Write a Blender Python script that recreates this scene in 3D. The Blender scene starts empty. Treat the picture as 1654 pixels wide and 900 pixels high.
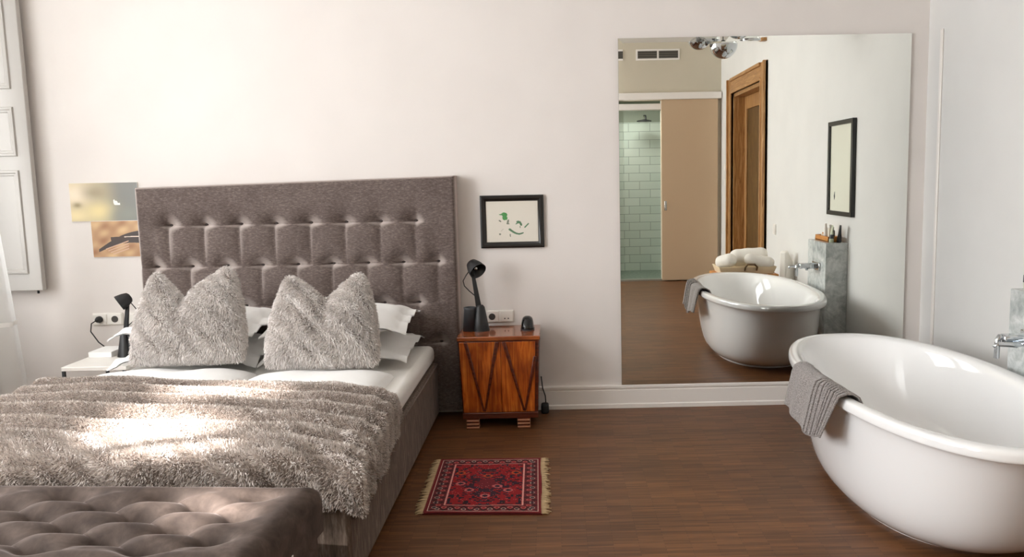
import bpy, bmesh, math, random
import numpy as np
from mathutils import Vector, Matrix
from mathutils.geometry import tessellate_polygon

random.seed(7); RNG = np.random.default_rng(7)
sc = bpy.context.scene
COL = sc.collection
PI = math.pi

# ------------------------------------------------------------------ camera
CAM_H, CAM_D = 1.35, 4.746
F_PX, PX0 = 1341.27, 910.25
def cam_rows(p, y, r):
    cp, sp, cy, sy, cr, sr = math.cos(p), math.sin(p), math.cos(y), math.sin(y), math.cos(r), math.sin(r)
    B = np.array([[1, 0, 0], [0, 0, -1], [0, 1, 0]], float)
    Ry = np.array([[cy, 0, -sy], [0, 1, 0], [sy, 0, cy]])
    Rp = np.array([[1, 0, 0], [0, cp, -sp], [0, sp, cp]])
    Rr = np.array([[cr, -sr, 0], [sr, cr, 0], [0, 0, 1]])
    return Rr @ Rp @ Ry @ B
RM = cam_rows(.1220, .0088, -.0196)
cd = bpy.data.cameras.new('camera'); cam = bpy.data.objects.new('camera', cd); COL.objects.link(cam)
cd.sensor_width = 36.0; cd.lens = F_PX / 1654 * 36.0; cd.shift_x = (827 - PX0) / 1654
cd.clip_start = .02
m = Matrix.Identity(4)
for i in range(3):
    m[i][0] = RM[0][i]; m[i][1] = -RM[1][i]; m[i][2] = -RM[2][i]
m.translation = (0, -CAM_D, CAM_H)
cam.matrix_world = m
sc.camera = cam

# ------------------------------------------------------------------ world, sun, daylight, exposure
sc.view_settings.view_transform = 'Standard'; sc.view_settings.look = 'None'
sc.view_settings.gamma = 1; sc.view_settings.use_curve_mapping = False
sc.view_settings.exposure = -0.06
try:
    sc.cycles.use_denoising = True
    sc.cycles.max_bounces = 12; sc.cycles.diffuse_bounces = 6; sc.cycles.glossy_bounces = 6
    sc.cycles.transparent_max_bounces = 12
    sc.cycles.caustics_reflective = False; sc.cycles.caustics_refractive = False
    sc.cycles.sample_clamp_indirect = 40
except Exception:
    pass
w = bpy.data.worlds.new('sky'); sc.world = w; w.use_nodes = True
w.node_tree.nodes['Background'].inputs[0].default_value = (.86, .93, 1, 1)
w.node_tree.nodes['Background'].inputs[1].default_value = 1.0

SUN_DIR = np.array([1, .42, -.78]); SUN_DIR = SUN_DIR / np.linalg.norm(SUN_DIR)
def look_along(o, d):
    o.rotation_euler = Vector(d).to_track_quat('-Z', 'Y').to_euler()
sl = bpy.data.lights.new('sun', 'SUN'); sl.energy = 75; sl.angle = .030; sl.color = (1, .97, .93)
so = bpy.data.objects.new('sun', sl); COL.objects.link(so); look_along(so, SUN_DIR)

XL, XR, YR, ZC = -3.3, 2.11, -5.85, 3.25          # left wall, right wall, rear wall, ceiling
WINS = [(-1.62, -.42), (-3.80, -2.15), (-5.45, -4.35)]   # openings in the left wall (y ranges)
WZ0, WZ1 = .77, 2.92
def area(name, loc, sx, sy, d, e, col=(1, 1, 1)):
    l = bpy.data.lights.new(name, 'AREA'); l.shape = 'RECTANGLE'; l.size = sx; l.size_y = sy; l.energy = e; l.color = col
    o = bpy.data.objects.new(name, l); COL.objects.link(o); o.location = loc; look_along(o, d); return o
for (y0, y1), e in zip(WINS, (56, 158, 72)):
    area('window_daylight', (XL - .20, (y0 + y1) / 2, (WZ0 + WZ1) / 2), y1 - y0, WZ1 - WZ0, (1, 0, 0), e, (.97, .985, 1))
area('shower_fill', (1.0, -6.35, 2.36), .5, .3, (0, 0, -1), 13, (1, .97, .92))  # added fill, no fixture there; brightens the shower tiles

# ------------------------------------------------------------------ helpers
def lin(c):
    return tuple(((x / 255) / 12.92 if x / 255 <= .04045 else ((x / 255 + .055) / 1.055) ** 2.4) for x in c)
def rgba(c): return (*lin(c), 1)

class MB:
    def __init__(s): s.V = []; s.F = []
    def add(s, v, f):
        n = len(s.V); s.V += [tuple(map(float, p)) for p in v]; s.F += [tuple(i + n for i in q) for q in f]; return s
    def box(s, x0, x1, y0, y1, z0, z1):
        v = [(x, y, z) for z in (z0, z1) for y in (y0, y1) for x in (x0, x1)]
        return s.add(v, [(0, 2, 3, 1), (4, 5, 7, 6), (0, 1, 5, 4), (2, 6, 7, 3), (0, 4, 6, 2), (1, 3, 7, 5)])
    def rings(s, R, cap0=True, cap1=True, close=True):
        k = len(R[0]); v = [p for r in R for p in r]; f = []
        for i in range(len(R) - 1):
            for j in range(k if close else k - 1):
                a, b = i * k + j, i * k + (j + 1) % k
                f.append((a, b, b + k, a + k))
        if cap0: f.append(tuple(range(k))[::-1])
        if cap1: f.append(tuple((len(R) - 1) * k + j for j in range(k)))
        return s.add(v, f)
    def tube(s, pts, r, n=10, caps=True):
        P = [Vector(p) for p in pts]; rr = r if hasattr(r, '__len__') else [r] * len(P); R = []
        up = Vector((0, 0, 1)); t0 = (P[1] - P[0]).normalized()
        if abs(t0.dot(up)) > .95: up = Vector((1, 0, 0))
        a = t0.cross(up).normalized()
        for i, p in enumerate(P):
            t = (P[min(i + 1, len(P) - 1)] - P[max(i - 1, 0)]).normalized()
            a = (a - t * a.dot(t)).normalized(); b = t.cross(a)
            R.append([p + (a * math.cos(2 * PI * j / n) + b * math.sin(2 * PI * j / n)) * rr[i] for j in range(n)])
        return s.rings(R, caps, caps)
    def lathe(s, prof, c=(0, 0, 0), n=32, M=None, cap0=True, cap1=True):
        c = Vector(c); R = []
        for r, z in prof:
            ring = []
            for j in range(n):
                p = Vector((r * math.cos(2 * PI * j / n), r * math.sin(2 * PI * j / n), z))
                if M is not None: p = M @ p
                ring.append(c + p)
            R.append(ring)
        return s.rings(R, cap0, cap1)
    def grid(s, A, cu=False, cv=False):
        A = np.asarray(A, float); m_, n_ = A.shape[:2]; f = []
        for i in range(m_ if cu else m_ - 1):
            for j in range(n_ if cv else n_ - 1):
                i2, j2 = (i + 1) % m_, (j + 1) % n_
                f.append((i * n_ + j, i2 * n_ + j, i2 * n_ + j2, i * n_ + j2))
        return s.add(A.reshape(-1, 3), f)
    def prism(s, poly, fn, a, b):
        """poly of 2D points, fn(u, v, w) -> 3D point, extruded from w=a to w=b"""
        k = len(poly); v = [fn(u, q, a) for u, q in poly] + [fn(u, q, b) for u, q in poly]
        f = [tuple(range(k))[::-1], tuple(range(k, 2 * k))] + [(i, (i + 1) % k, (i + 1) % k + k, i + k) for i in range(k)]
        return s.add(v, f)
    def rot(s, M, c):
        c = Vector(c); s.V = [tuple(c + M @ (Vector(p) - c)) for p in s.V]; return s

LOC = {}
def obj(name, mb, mat, parent=None, smooth=False, bevel=0, loc=None, label=None, kind=None, segs=2, subsurf=0, fix=True, angle=None):
    V, F = (mb.V, mb.F) if isinstance(mb, MB) else mb
    if parent is not None: base = LOC[parent.name]
    else: base = Vector(loc) if loc is not None else Vector((0, 0, 0))
    me = bpy.data.meshes.new(name)
    A = np.asarray(V, float) - np.array(base)
    me.from_pydata(A.tolist(), [], F); me.update()
    if fix:
        bm = bmesh.new(); bm.from_mesh(me); bmesh.ops.recalc_face_normals(bm, faces=bm.faces); bm.to_mesh(me); bm.free()
    o = bpy.data.objects.new(name, me); COL.objects.link(o)
    if mat: me.materials.append(mat)
    if smooth:
        me.shade_smooth()
    if angle:
        me.shade_smooth()
        try: me.set_sharp_from_angle(angle=math.radians(angle))
        except Exception: pass
    if parent is not None: o.parent = parent; LOC[o.name] = base
    else: o.location = base; LOC[o.name] = base
    if bevel:
        b = o.modifiers.new('bevel', 'BEVEL'); b.width = bevel; b.segments = segs; b.limit_method = 'ANGLE'; b.angle_limit = math.radians(40)
        me.shade_smooth()
        try: me.set_sharp_from_angle(angle=math.radians(50))
        except Exception: pass
    if subsurf:
        q = o.modifiers.new('subdivision', 'SUBSURF'); q.levels = subsurf; q.render_levels = subsurf
    if label: o['label'] = label
    if kind: o['kind'] = kind
    return o
def tag(o, label, cat, group=None):
    o['label'] = label; o['category'] = cat
    if group: o['group'] = group
    return o
def thing(name, label, cat, loc, group=None):
    o = bpy.data.objects.new(name, None); COL.objects.link(o); o.location = loc; o.empty_display_size = .05
    LOC[o.name] = Vector(loc); return tag(o, label, cat, group)
def struct(name, mb, mat, **k):
    return obj(name, mb, mat, kind='structure', **k)
def color_attr(o, cols):
    """per-corner colours from per-face linear rgb"""
    me = o.data; a = me.color_attributes.new('pattern', 'FLOAT_COLOR', 'CORNER')
    ln = np.array([p.loop_total for p in me.polygons]); c = np.repeat(np.c_[cols, np.ones(len(cols))], ln, axis=0)
    a.data.foreach_set('color', c.astype(np.float32).ravel())

# ------------------------------------------------------------------ materials
class NT:
    def __init__(s, name):
        s.m = bpy.data.materials.new(name); s.m.use_nodes = True; s.t = s.m.node_tree; s.b = s.t.nodes['Principled BSDF']
        s.out = s.t.nodes['Material Output']
    def n(s, typ, **k):
        q = s.t.nodes.new(typ)
        for a, v in k.items(): setattr(q, a, v)
        return q
    def l(s, a, b): s.t.links.new(a, b)
    def coord(s, scale=(1, 1, 1), rot=(0, 0, 0)):
        c = s.n('ShaderNodeTexCoord'); mp = s.n('ShaderNodeMapping'); mp.inputs['Scale'].default_value = scale; mp.inputs['Rotation'].default_value = rot
        s.l(c.outputs['Object'], mp.inputs['Vector']); return mp.outputs['Vector']
    def noise(s, vec, scale, detail=3, rough=.5, dist=0):
        q = s.n('ShaderNodeTexNoise'); q.inputs['Scale'].default_value = scale; q.inputs['Detail'].default_value = detail
        q.inputs['Roughness'].default_value = rough; q.inputs['Distortion'].default_value = dist
        if vec is not None: s.l(vec, q.inputs['Vector'])
        return q.outputs['Fac']
    def ramp(s, fac, stops):
        q = s.n('ShaderNodeValToRGB'); e = q.color_ramp.elements
        while len(e) < len(stops): e.new(.5)
        for k, (p, c) in zip(e, stops): k.position = p; k.color = rgba(c)
        s.l(fac, q.inputs['Fac']); return q.outputs['Color']
    def mix(s, a, b, fac, mode='MIX'):
        q = s.n('ShaderNodeMix', data_type='RGBA', blend_type=mode)
        for v, i in ((fac, 0), (a, 6), (b, 7)):
            if hasattr(v, 'links') or hasattr(v, 'is_linked'): s.l(v, q.inputs[i])
            else: q.inputs[i].default_value = v
        return q.outputs[2]
    def col(s, c): s.l(c, s.b.inputs['Base Color']); return s
    def bump(s, h, strength=.3, dist=.01):
        q = s.n('ShaderNodeBump'); q.inputs['Strength'].default_value = strength; q.inputs['Distance'].default_value = dist
        s.l(h, q.inputs['Height']); s.l(q.outputs['Normal'], s.b.inputs['Normal']); return s
    def set(s, **k):
        for a, v in k.items(): s.b.inputs[a.replace('_', ' ')].default_value = v
        return s
def plain(name, c, rough=.5, metal=0, **k):
    t = NT(name); t.set(Base_Color=rgba(c), Roughness=rough, Metallic=metal, **k); return t.m

def wall_mat(name, c, bump=.06):
    t = NT(name); v = t.coord(); n = t.noise(v, 3, 2); 
    t.col(t.ramp(n, [(.3, tuple(int(x * .985) for x in c)), (.7, c)])); t.set(Roughness=.75, Specular_IOR_Level=.25)
    t.bump(t.noise(v, 160, 3), bump, .004); return t.m
M = {}
M['wall'] = wall_mat('warm white painted plaster', (228, 222, 218))
M['wall_right'] = wall_mat('white painted plaster', (226, 225, 222))
M['wall_rear'] = wall_mat('beige grey painted plaster', (205, 196, 178))
M['ceiling'] = wall_mat('white ceiling paint', (232, 230, 226))
M['trim'] = plain('white gloss paint', (236, 231, 226), .35)
M['shutter'] = plain('pale grey shutter paint', (182, 178, 173), .45)

t = NT('narrow strip walnut parquet')
v = t.coord()
br = t.n('ShaderNodeTexBrick'); t.l(v, br.inputs['Vector']); br.offset = .5; br.offset_frequency = 2
for k_, x_ in (('Scale', 1), ('Mortar Size', .0006), ('Mortar Smooth', .3), ('Bias', 0), ('Brick Width', .19), ('Row Height', .0125)): br.inputs[k_].default_value = x_
br.inputs['Color1'].default_value = rgba((150, 110, 73)); br.inputs['Color2'].default_value = rgba((114, 81, 51)); br.inputs['Mortar'].default_value = rgba((70, 44, 28))
n2 = t.noise(t.coord((3, 90, 1)), 2.2, 4, .6)
c = t.mix(br.outputs['Color'], t.ramp(n2, [(.25, (150, 118, 96)), (.75, (255, 240, 228))]), .8, 'MULTIPLY')
n3 = t.noise(t.coord((1.2, 2.4, 1)), 1.3, 2)
c = t.mix(c, t.ramp(n3, [(.3, (205, 195, 190)), (.7, (255, 250, 245))]), .7, 'MULTIPLY')
t.col(c); t.set(Roughness=.42, Specular_IOR_Level=.35); t.bump(br.outputs['Fac'], .15, .0008)
M['floor'] = t.m

def velvet(name, dark, mid, light, stretch, sc_=1.0, sheen=.35, pile=0):
    t = NT(name); v = t.coord(stretch)
    a = t.noise(v, 9 * sc_, 5, .65, .4); b = t.noise(t.coord(), 4 * sc_, 2)
    c = t.ramp(a, [(.28, dark), (.52, mid), (.74, light)])
    c = t.mix(c, t.ramp(b, [(.3, (215, 208, 206)), (.75, (255, 252, 250))]), .6, 'MULTIPLY')
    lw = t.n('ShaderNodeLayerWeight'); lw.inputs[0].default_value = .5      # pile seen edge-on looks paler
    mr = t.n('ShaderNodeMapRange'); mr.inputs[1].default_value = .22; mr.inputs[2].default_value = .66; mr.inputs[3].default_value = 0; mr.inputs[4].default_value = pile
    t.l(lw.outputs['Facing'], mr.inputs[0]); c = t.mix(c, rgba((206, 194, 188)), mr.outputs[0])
    t.col(c); t.set(Roughness=.8, Sheen_Weight=sheen, Sheen_Roughness=.28, Specular_IOR_Level=.15); t.b.inputs['Sheen Tint'].default_value = rgba((214, 200, 196))
    t.bump(a, .2, .003); return t.m
M['velvet'] = velvet('crushed taupe velvet', (84, 74, 71), (108, 97, 93), (138, 126, 121), (5, 5, 14), 1.3, .8, .75)
M['velvet_base'] = velvet('vertical streaked taupe velvet', (70, 60, 52), (106, 93, 83), (150, 136, 124), (9, 9, 1.4))
M['velvet_bench'] = velvet('smooth taupe velvet', (62, 53, 49), (84, 73, 67), (106, 93, 86), (1.5, 1.5, 1.5), 1.0, .45)
M['button'] = plain('dark velvet button', (66, 57, 55), .8)

def linen(name, c, bump=.12):
    t = NT(name); v = t.coord(); n = t.noise(v, 14, 3, .5, .6)
    t.set(Base_Color=rgba(c), Roughness=.8, Sheen_Weight=.15, Specular_IOR_Level=.2); t.bump(n, bump, .02); return t.m
M['linen'] = linen('white cotton linen', (240, 239, 237))
M['sheet'] = linen('white fitted sheet', (232, 229, 224), .05)
def fur_mat(name, a, b):
    t = NT(name); n = t.noise(t.coord(), 7, 4, .6)
    c = t.ramp(n, [(.3, a), (.7, b)])
    t.set(Roughness=.8, Sheen_Weight=.12, Specular_IOR_Level=.15)
    at = t.n('ShaderNodeVertexColor'); at.layer_name = 'pattern'
    c = t.mix(c, at.outputs['Color'], 1.0, 'MULTIPLY'); t.col(c); return t.m
def hide_mat(name, c):
    t = NT(name); t.set(Base_Color=rgba(c), Roughness=.9); return t.m
M['fur'] = fur_mat('pale taupe faux fur', (208, 198, 191), (232, 223, 217))
M['fur_cushion'] = fur_mat('silver grey faux fur', (218, 211, 207), (240, 234, 230))
M['hide'] = hide_mat('fur backing', (134, 122, 114))  # backing darkened to give the blanket creases their shade

t = NT('varnished walnut veneer'); v = t.coord((26, 26, 1.6)); n = t.noise(v, 2.0, 5, .62, 1.2)
c = t.ramp(n, [(.25, (112, 46, 12)), (.5, (186, 92, 26)), (.72, (226, 138, 50))])
n2 = t.noise(t.coord((3, 3, 2)), 2.6, 3); c = t.mix(c, t.ramp(n2, [(.3, (150, 110, 90)), (.65, (255, 250, 245))]), .9, 'MULTIPLY')
t.col(c); t.set(Roughness=.22, Coat_Weight=.35, Coat_Roughness=.1); M['walnut'] = t.m
t = NT('dark mahogany edge'); n = t.noise(t.coord((2, 2, 20)), 3, 3); t.col(t.ramp(n, [(.3, (60, 20, 10)), (.7, (104, 42, 18))])); t.set(Roughness=.25, Coat_Weight=.3); M['mahogany'] = t.m
t = NT('polished walnut top'); n = t.noise(t.coord((2, 30, 2)), 2, 5, .6, .8); t.col(t.ramp(n, [(.3, (110, 50, 22)), (.7, (176, 98, 50))])); t.set(Roughness=.14, Coat_Weight=.5, Coat_Roughness=.06); M['walnut_top'] = t.m
M['foot_light'] = plain('pale wood strip', (176, 120, 88), .4)
M['black'] = plain('matt black metal', (24, 25, 27), .42)
M['black_soft'] = plain('charcoal plastic', (48, 50, 54), .5)
M['black_gloss'] = plain('glossy black plastic', (16, 16, 17), .12)
M['frame_black'] = plain('black lacquered wood', (22, 19, 18), .3)
M['white_plastic'] = plain('white plastic', (236, 232, 226), .3)
M['socket_hole'] = plain('dark socket recess', (70, 66, 62), .5)
M['ceramic'] = plain('white glazed acrylic', (240, 240, 240), .08, Coat_Weight=.5, Coat_Roughness=.03)
M['chrome'] = plain('polished chrome', (200, 204, 208), .06, 1)
M['brass_drain'] = plain('polished steel', (190, 188, 184), .2, 1)
M['mirror'] = plain('silvered mirror glass', (250, 251, 246), 0.0, 1)
M['mirror_edge'] = plain('dark mirror edge', (92, 88, 80), .3)
t = NT('grey veined marble'); v = t.coord(); n = t.noise(v, 5, 6, .62, 1.6); c = t.ramp(n, [(.3, (178, 184, 183)), (.46, (206, 210, 209)), (.62, (226, 228, 227)), (.8, (196, 201, 200))])
n2 = t.noise(v, 16, 5, .7, .6); c = t.mix(c, t.ramp(n2, [(.32, (190, 196, 195)), (.6, (255, 255, 255))]), .8, 'MULTIPLY'); t.col(c); t.set(Roughness=.2); M['marble'] = t.m
def wood(name, a, b, d, stretch, rough=.4):
    t = NT(name); n = t.noise(t.coord(stretch), 3, 5, .62, .9); t.col(t.ramp(n, [(.28, a), (.52, b), (.74, d)])); t.set(Roughness=rough); t.bump(n, .1, .002); return t.m
M['oak'] = wood('grained ochre pine', (128, 86, 44), (168, 122, 72), (200, 158, 108), (14, 14, 1.2))
M['oak_h'] = wood('grained ochre pine rail', (132, 90, 48), (172, 126, 76), (202, 160, 110), (14, 1.2, 14))
M['oak_panel'] = wood('aged pine door panel', (74, 52, 26), (100, 74, 40), (126, 98, 60), (10, 10, 2))
M['slide'] = plain('beige lacquer', (196, 170, 140), .5)
M['tray_wood'] = wood('honey coloured wood', (176, 108, 44), (204, 136, 64), (222, 162, 92), (4, 20, 20))
M['sill'] = plain('steel sill', (160, 160, 150), .3, .6)
t = NT('pale green glazed brick tile'); c_ = t.n('ShaderNodeTexCoord'); mp = t.n('ShaderNodeMapping'); mp.inputs['Rotation'].default_value = (PI / 2, 0, 0); t.l(c_.outputs['Object'], mp.inputs['Vector'])
br = t.n('ShaderNodeTexBrick'); t.l(mp.outputs['Vector'], br.inputs['Vector']); br.offset = .5
for k_, x_ in (('Scale', 1), ('Mortar Size', .0035), ('Mortar Smooth', .1), ('Bias', 0), ('Brick Width', .30), ('Row Height', .115)): br.inputs[k_].default_value = x_
br.inputs['Color1'].default_value = rgba((214, 226, 217)); br.inputs['Color2'].default_value = rgba((204, 219, 209)); br.inputs['Mortar'].default_value = rgba((150, 166, 156))
t.col(br.outputs['Color']); t.set(Roughness=.12); t.bump(br.outputs['Fac'], -.3, .003); M['tile'] = t.m
M['shower_wall'] = wall_mat('grey green plaster', (150, 160, 146))
t = NT('grey green pebble floor'); n = t.noise(t.coord(), 30, 3); t.col(t.ramp(n, [(.3, (96, 112, 100)), (.7, (140, 156, 142))])); t.set(Roughness=.4); M['shower_floor'] = t.m
def pattern_mat(name, rough=.6, sheen=0):
    t = NT(name); a = t.n('ShaderNodeVertexColor'); a.layer_name = 'pattern'; t.col(a.outputs['Color']); t.set(Roughness=rough, Sheen_Weight=sheen); return t
M['print'] = pattern_mat('printed board', .3).m
M['paper'] = pattern_mat('drawing paper', .7).m
t = pattern_mat('woven wool pile', .95, 0); t.bump(t.noise(t.coord(), 300, 2), .3, .003); M['rug'] = t.m
M['fringe'] = plain('undyed wool fringe', (196, 170, 132), .9)
t = NT('grey knitted cotton'); n = t.noise(t.coord(), 240, 2); t.col(t.ramp(n, [(.25, (84, 79, 77)), (.7, (172, 165, 162))])); t.set(Roughness=.95, Sheen_Weight=.2); t.bump(n, .6, .004); M['knit'] = t.m
t = NT('white terry cotton'); n = t.noise(t.coord(), 180, 2); t.set(Base_Color=rgba((238, 234, 226)), Roughness=.95); t.bump(n, .4, .004); M['terry'] = t.m
t = NT('sheer white voile'); t.set(Base_Color=rgba((240, 240, 238)), Roughness=.9)
tl = t.n('ShaderNodeBsdfTranslucent'); tl.inputs[0].default_value = rgba((240, 240, 238)); tp = t.n('ShaderNodeBsdfTransparent')
m1 = t.n('ShaderNodeMixShader'); m1.inputs[0].default_value = .5; m2 = t.n('ShaderNodeMixShader'); m2.inputs[0].default_value = .28
t.l(t.b.outputs[0], m1.inputs[1]); t.l(tl.outputs[0], m1.inputs[2]); t.l(m1.outputs[0], m2.inputs[1]); t.l(tp.outputs[0], m2.inputs[2]); t.l(m2.outputs[0], t.out.inputs['Surface']); M['voile'] = t.m
t = NT('thin clear glass'); tp = t.n('ShaderNodeBsdfTransparent'); gl = t.n('ShaderNodeBsdfGlossy'); gl.inputs['Roughness'].default_value = .02
m1 = t.n('ShaderNodeMixShader'); m1.inputs[0].default_value = .07; t.l(tp.outputs[0], m1.inputs[1]); t.l(gl.outputs[0], m1.inputs[2]); t.l(m1.outputs[0], t.out.inputs['Surface']); M['pane'] = t.m
t = NT('clear lamp glass'); tp = t.n('ShaderNodeBsdfTransparent'); tp.inputs[0].default_value = (.95, .96, .95, 1); gl = t.n('ShaderNodeBsdfGlossy'); gl.inputs['Roughness'].default_value = .03
lw = t.n('ShaderNodeLayerWeight'); lw.inputs[0].default_value = .35; m1 = t.n('ShaderNodeMixShader'); t.l(lw.outputs['Facing'], m1.inputs[0]); t.l(tp.outputs[0], m1.inputs[1]); t.l(gl.outputs[0], m1.inputs[2]); t.l(m1.outputs[0], t.out.inputs['Surface']); M['bulb'] = t.m
M['grille'] = plain('dark vent recess', (64, 60, 54), .7)
M['sun_screen'] = wall_mat('grey sun screen', (150, 148, 144))  # only for the added sun screen outside
M['cream'] = plain('cream plastic bottle', (236, 226, 208), .35)
M['amber'] = plain('dark brown bottle', (58, 44, 34), .25)
M['olive'] = plain('pale green tube', (196, 202, 176), .4)

# ------------------------------------------------------------------ the room
struct('floor', MB().box(XL - .3, XR + .3, YR, .2, -.06, 0), M['floor'])
struct('wall_back', MB().box(XL - .3, XR + .3, 0, .2, -.06, ZC), M['wall'])
struct('ceiling', MB().box(XL - .3, XR + .3, YR - 1.4, .2, ZC, ZC + .1), M['ceiling'])
# right wall with a niche for the wooden door
DY0, DY1, DZ = -5.13, -3.74, 2.27
mb = MB(); X2 = XR + .3
mb.box(XR, X2, DY1, 0, -.06, ZC).box(XR, X2, YR - 1.4, DY0, -.06, ZC).box(XR, X2, DY0, DY1, DZ, ZC).box(XR + .22, X2, DY0, DY1, -.06, DZ)
struct('wall_right', mb, M['wall_right'])
# left wall with three window openings
mb = MB(); ys = [YR] + [q for ww in sorted(WINS) for q in ww] + [0]
for a, b in zip(ys[0::2], ys[1::2]): mb.box(XL - .3, XL, a, b, -.06, ZC)
for a, b in WINS: mb.box(XL - .3, XL, a, b, -.06, WZ0).box(XL - .3, XL, a, b, WZ1, ZC)
struct('wall_left', mb, M['wall_right'])
# rear wall (seen in the mirror): shower opening
OX0, OX1, OZ = .42, 1.36, 2.16
mb = MB(); Y2 = YR - .12
mb.box(XL - .3, OX0, Y2, YR, -.06, ZC).box(OX1, XR, Y2, YR, -.06, ZC).box(OX0, OX1, Y2, YR, OZ + .12, ZC)
struct('wall_rear', mb, M['wall_rear'])
# shower room behind it
SY = -7.05
mb = MB().box(-.2, XR, SY - .1, SY, 2.08, 2.45)
struct('wall_shower_upper', mb, M['shower_wall'])
struct('wall_shower_tiles', MB().box(-.2, XR, SY - .1, SY + .012, -.06, 2.08), M['tile'])
struct('wall_shower_side', MB().box(-.3, -.2, SY, Y2, -.06, 2.45), M['shower_wall'])
struct('ceiling_shower', MB().box(-.3, XR, SY, Y2, 2.4, 2.5), M['ceiling'])
struct('floor_shower', MB().box(-.3, XR, SY, Y2 + .0, -.06, .0), M['shower_floor'])
struct('trim_1', MB().box(OX0, OX1, Y2, YR + .012, OZ, OZ + .075), M['trim'], bevel=.004)
struct('trim_2', MB().box(OX0, OX1, Y2, YR + .006, 0, .02), M['sill'])
struct('trim_3', MB().box(.25, 2.1, YR, YR + .09, 2.278, 2.362), M['trim'], bevel=.004)      # rail cover of the sliding door
# sliding door
d = struct('door_2', MB().box(1.352, 2.06, YR + .02, YR + .06, .012, 2.278), M['slide'], bevel=.004)
mb = MB().box(1.385, 1.415, YR + .058, YR + .064, .90, 1.02); obj('door_pull', mb, M['brass_drain'], d, bevel=.003, label='recessed steel pull')
# baseboard of the back wall
def profile_x(prof, x0, x1): return MB().prism(prof, lambda u, v_, w_: (w_, -u, v_), x0, x1)
bp = [(0, 0), (.024, 0), (.024, .022), (.018, .028), (.018, .105), (.013, .110), (.013, .116), (.022, .120), (.022, .132), (.012, .137), (0, .137)]
struct('baseboard_back', profile_x(bp, XL, XR), M['trim'])
struct('baseboard_right', MB().prism(bp, lambda u, v_, w_: (XR - u, w_, v_), DY1 + .2, -.024), M['trim'])
# added white bead standing in for the lit edge of a wall step
struct('trim_4', MB().box(XR - .012, XR, -.185, -.160, .137, 2.10), M['trim'], bevel=.005)

# wooden door in the right wall: casing, cornice, leaf
d = struct('door_1', MB().box(XR + .14, XR + .18, DY0 + .04, DY1 - .04, 0, DZ - .04), M['oak_panel'])
cz = 2.445; CW = .185
def casing(y0, y1, z0, z1, mat):
    mb = MB().box(XR - .03, XR, y0, y1, z0, z1); return mb
obj('door_casing', MB().box(XR - .03, XR + .002, DY1, DY1 + CW, 0, cz).box(XR - .05, XR + .002, DY1 + CW - .035, DY1 + CW, 0, cz).box(XR - .04, XR + .002, DY1, DY1 + .03, 0, cz - CW + .03), M['oak'], d, bevel=.006)
obj('door_casing', MB().box(XR - .03, XR + .002, DY0 - CW, DY0, 0, cz).box(XR - .05, XR + .002, DY0 - CW, DY0 - CW + .035, 0, cz).box(XR - .04, XR + .002, DY0 - .03, DY0, 0, cz - CW + .03), M['oak'], d, bevel=.006)
obj('door_head', MB().box(XR - .03, XR + .002, DY0 - .0, DY1 + .0, DZ, cz).box(XR - .05, XR + .002, DY0, DY1, cz - .035, cz).box(XR - .04, XR + .002, DY0, DY1, DZ, DZ + .03), M['oak_h'], d, bevel=.006)
obj('door_jamb', MB().box(XR, XR + .14, DY1 - .04, DY1, 0, DZ).box(XR, XR + .14, DY0, DY0 + .04, 0, DZ).box(XR, XR + .14, DY0, DY1, DZ - .04, DZ), M['oak'], d)
obj('door_pediment', MB().prism([(DY1 + .17, 2.63), (DY1 + .08, 2.632), (DY1 - .30, 2.72), (DY1 - .80, 2.80), (DY1 - .80, 2.86), (DY1 + .17, 2.86)], lambda u_, v_, w_: (w_, u_, v_), XR - .06, XR), M['oak_h'], d, bevel=.008)
fr = MB()
ym = (DY0 + DY1) / 2
for a, b in ((DY0 + .04, DY1 - .04),):
    fr.box(XR + .122, XR + .142, a, a + .09, 0, DZ - .04).box(XR + .122, XR + .142, b - .09, b, 0, DZ - .04)
    for z0, z1 in ((0, .34), (2.08, DZ - .04)): fr.box(XR + .122, XR + .142, a + .09, b - .09, z0, z1)
obj('door_rail_frame', fr, M['oak'], d, bevel=.006)

# windows in the left wall
for k, (a, b) in enumerate(WINS):
    f = MB(); x0, x1 = XL - .30, XL - .25
    f.box(x0, x1, a, a + .06, WZ0, WZ1).box(x0, x1, b - .06, b, WZ0, WZ1).box(x0, x1, a, b, WZ0, WZ0 + .06).box(x0, x1, a, b, WZ1 - .06, WZ1)
    yc = (a + b) / 2; f.box(x0, x1, yc - .035, yc + .035, WZ0 + .06, WZ1 - .06)
    o = struct('window_%d' % (k + 1), f, M['trim'], bevel=.004)
    obj('pane', MB().box(x0 + .02, x0 + .026, a + .06, yc - .035, WZ0 + .06, WZ1 - .06), M['pane'], o)
    obj('pane', MB().box(x0 + .02, x0 + .026, yc + .035, b - .06, WZ0 + .06, WZ1 - .06), M['pane'], o)
    obj('sill', MB().box(XL - .25, XL + .04, a - .03, b + .03, WZ0 - .035, WZ0), M['trim'], o, bevel=.006)

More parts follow.
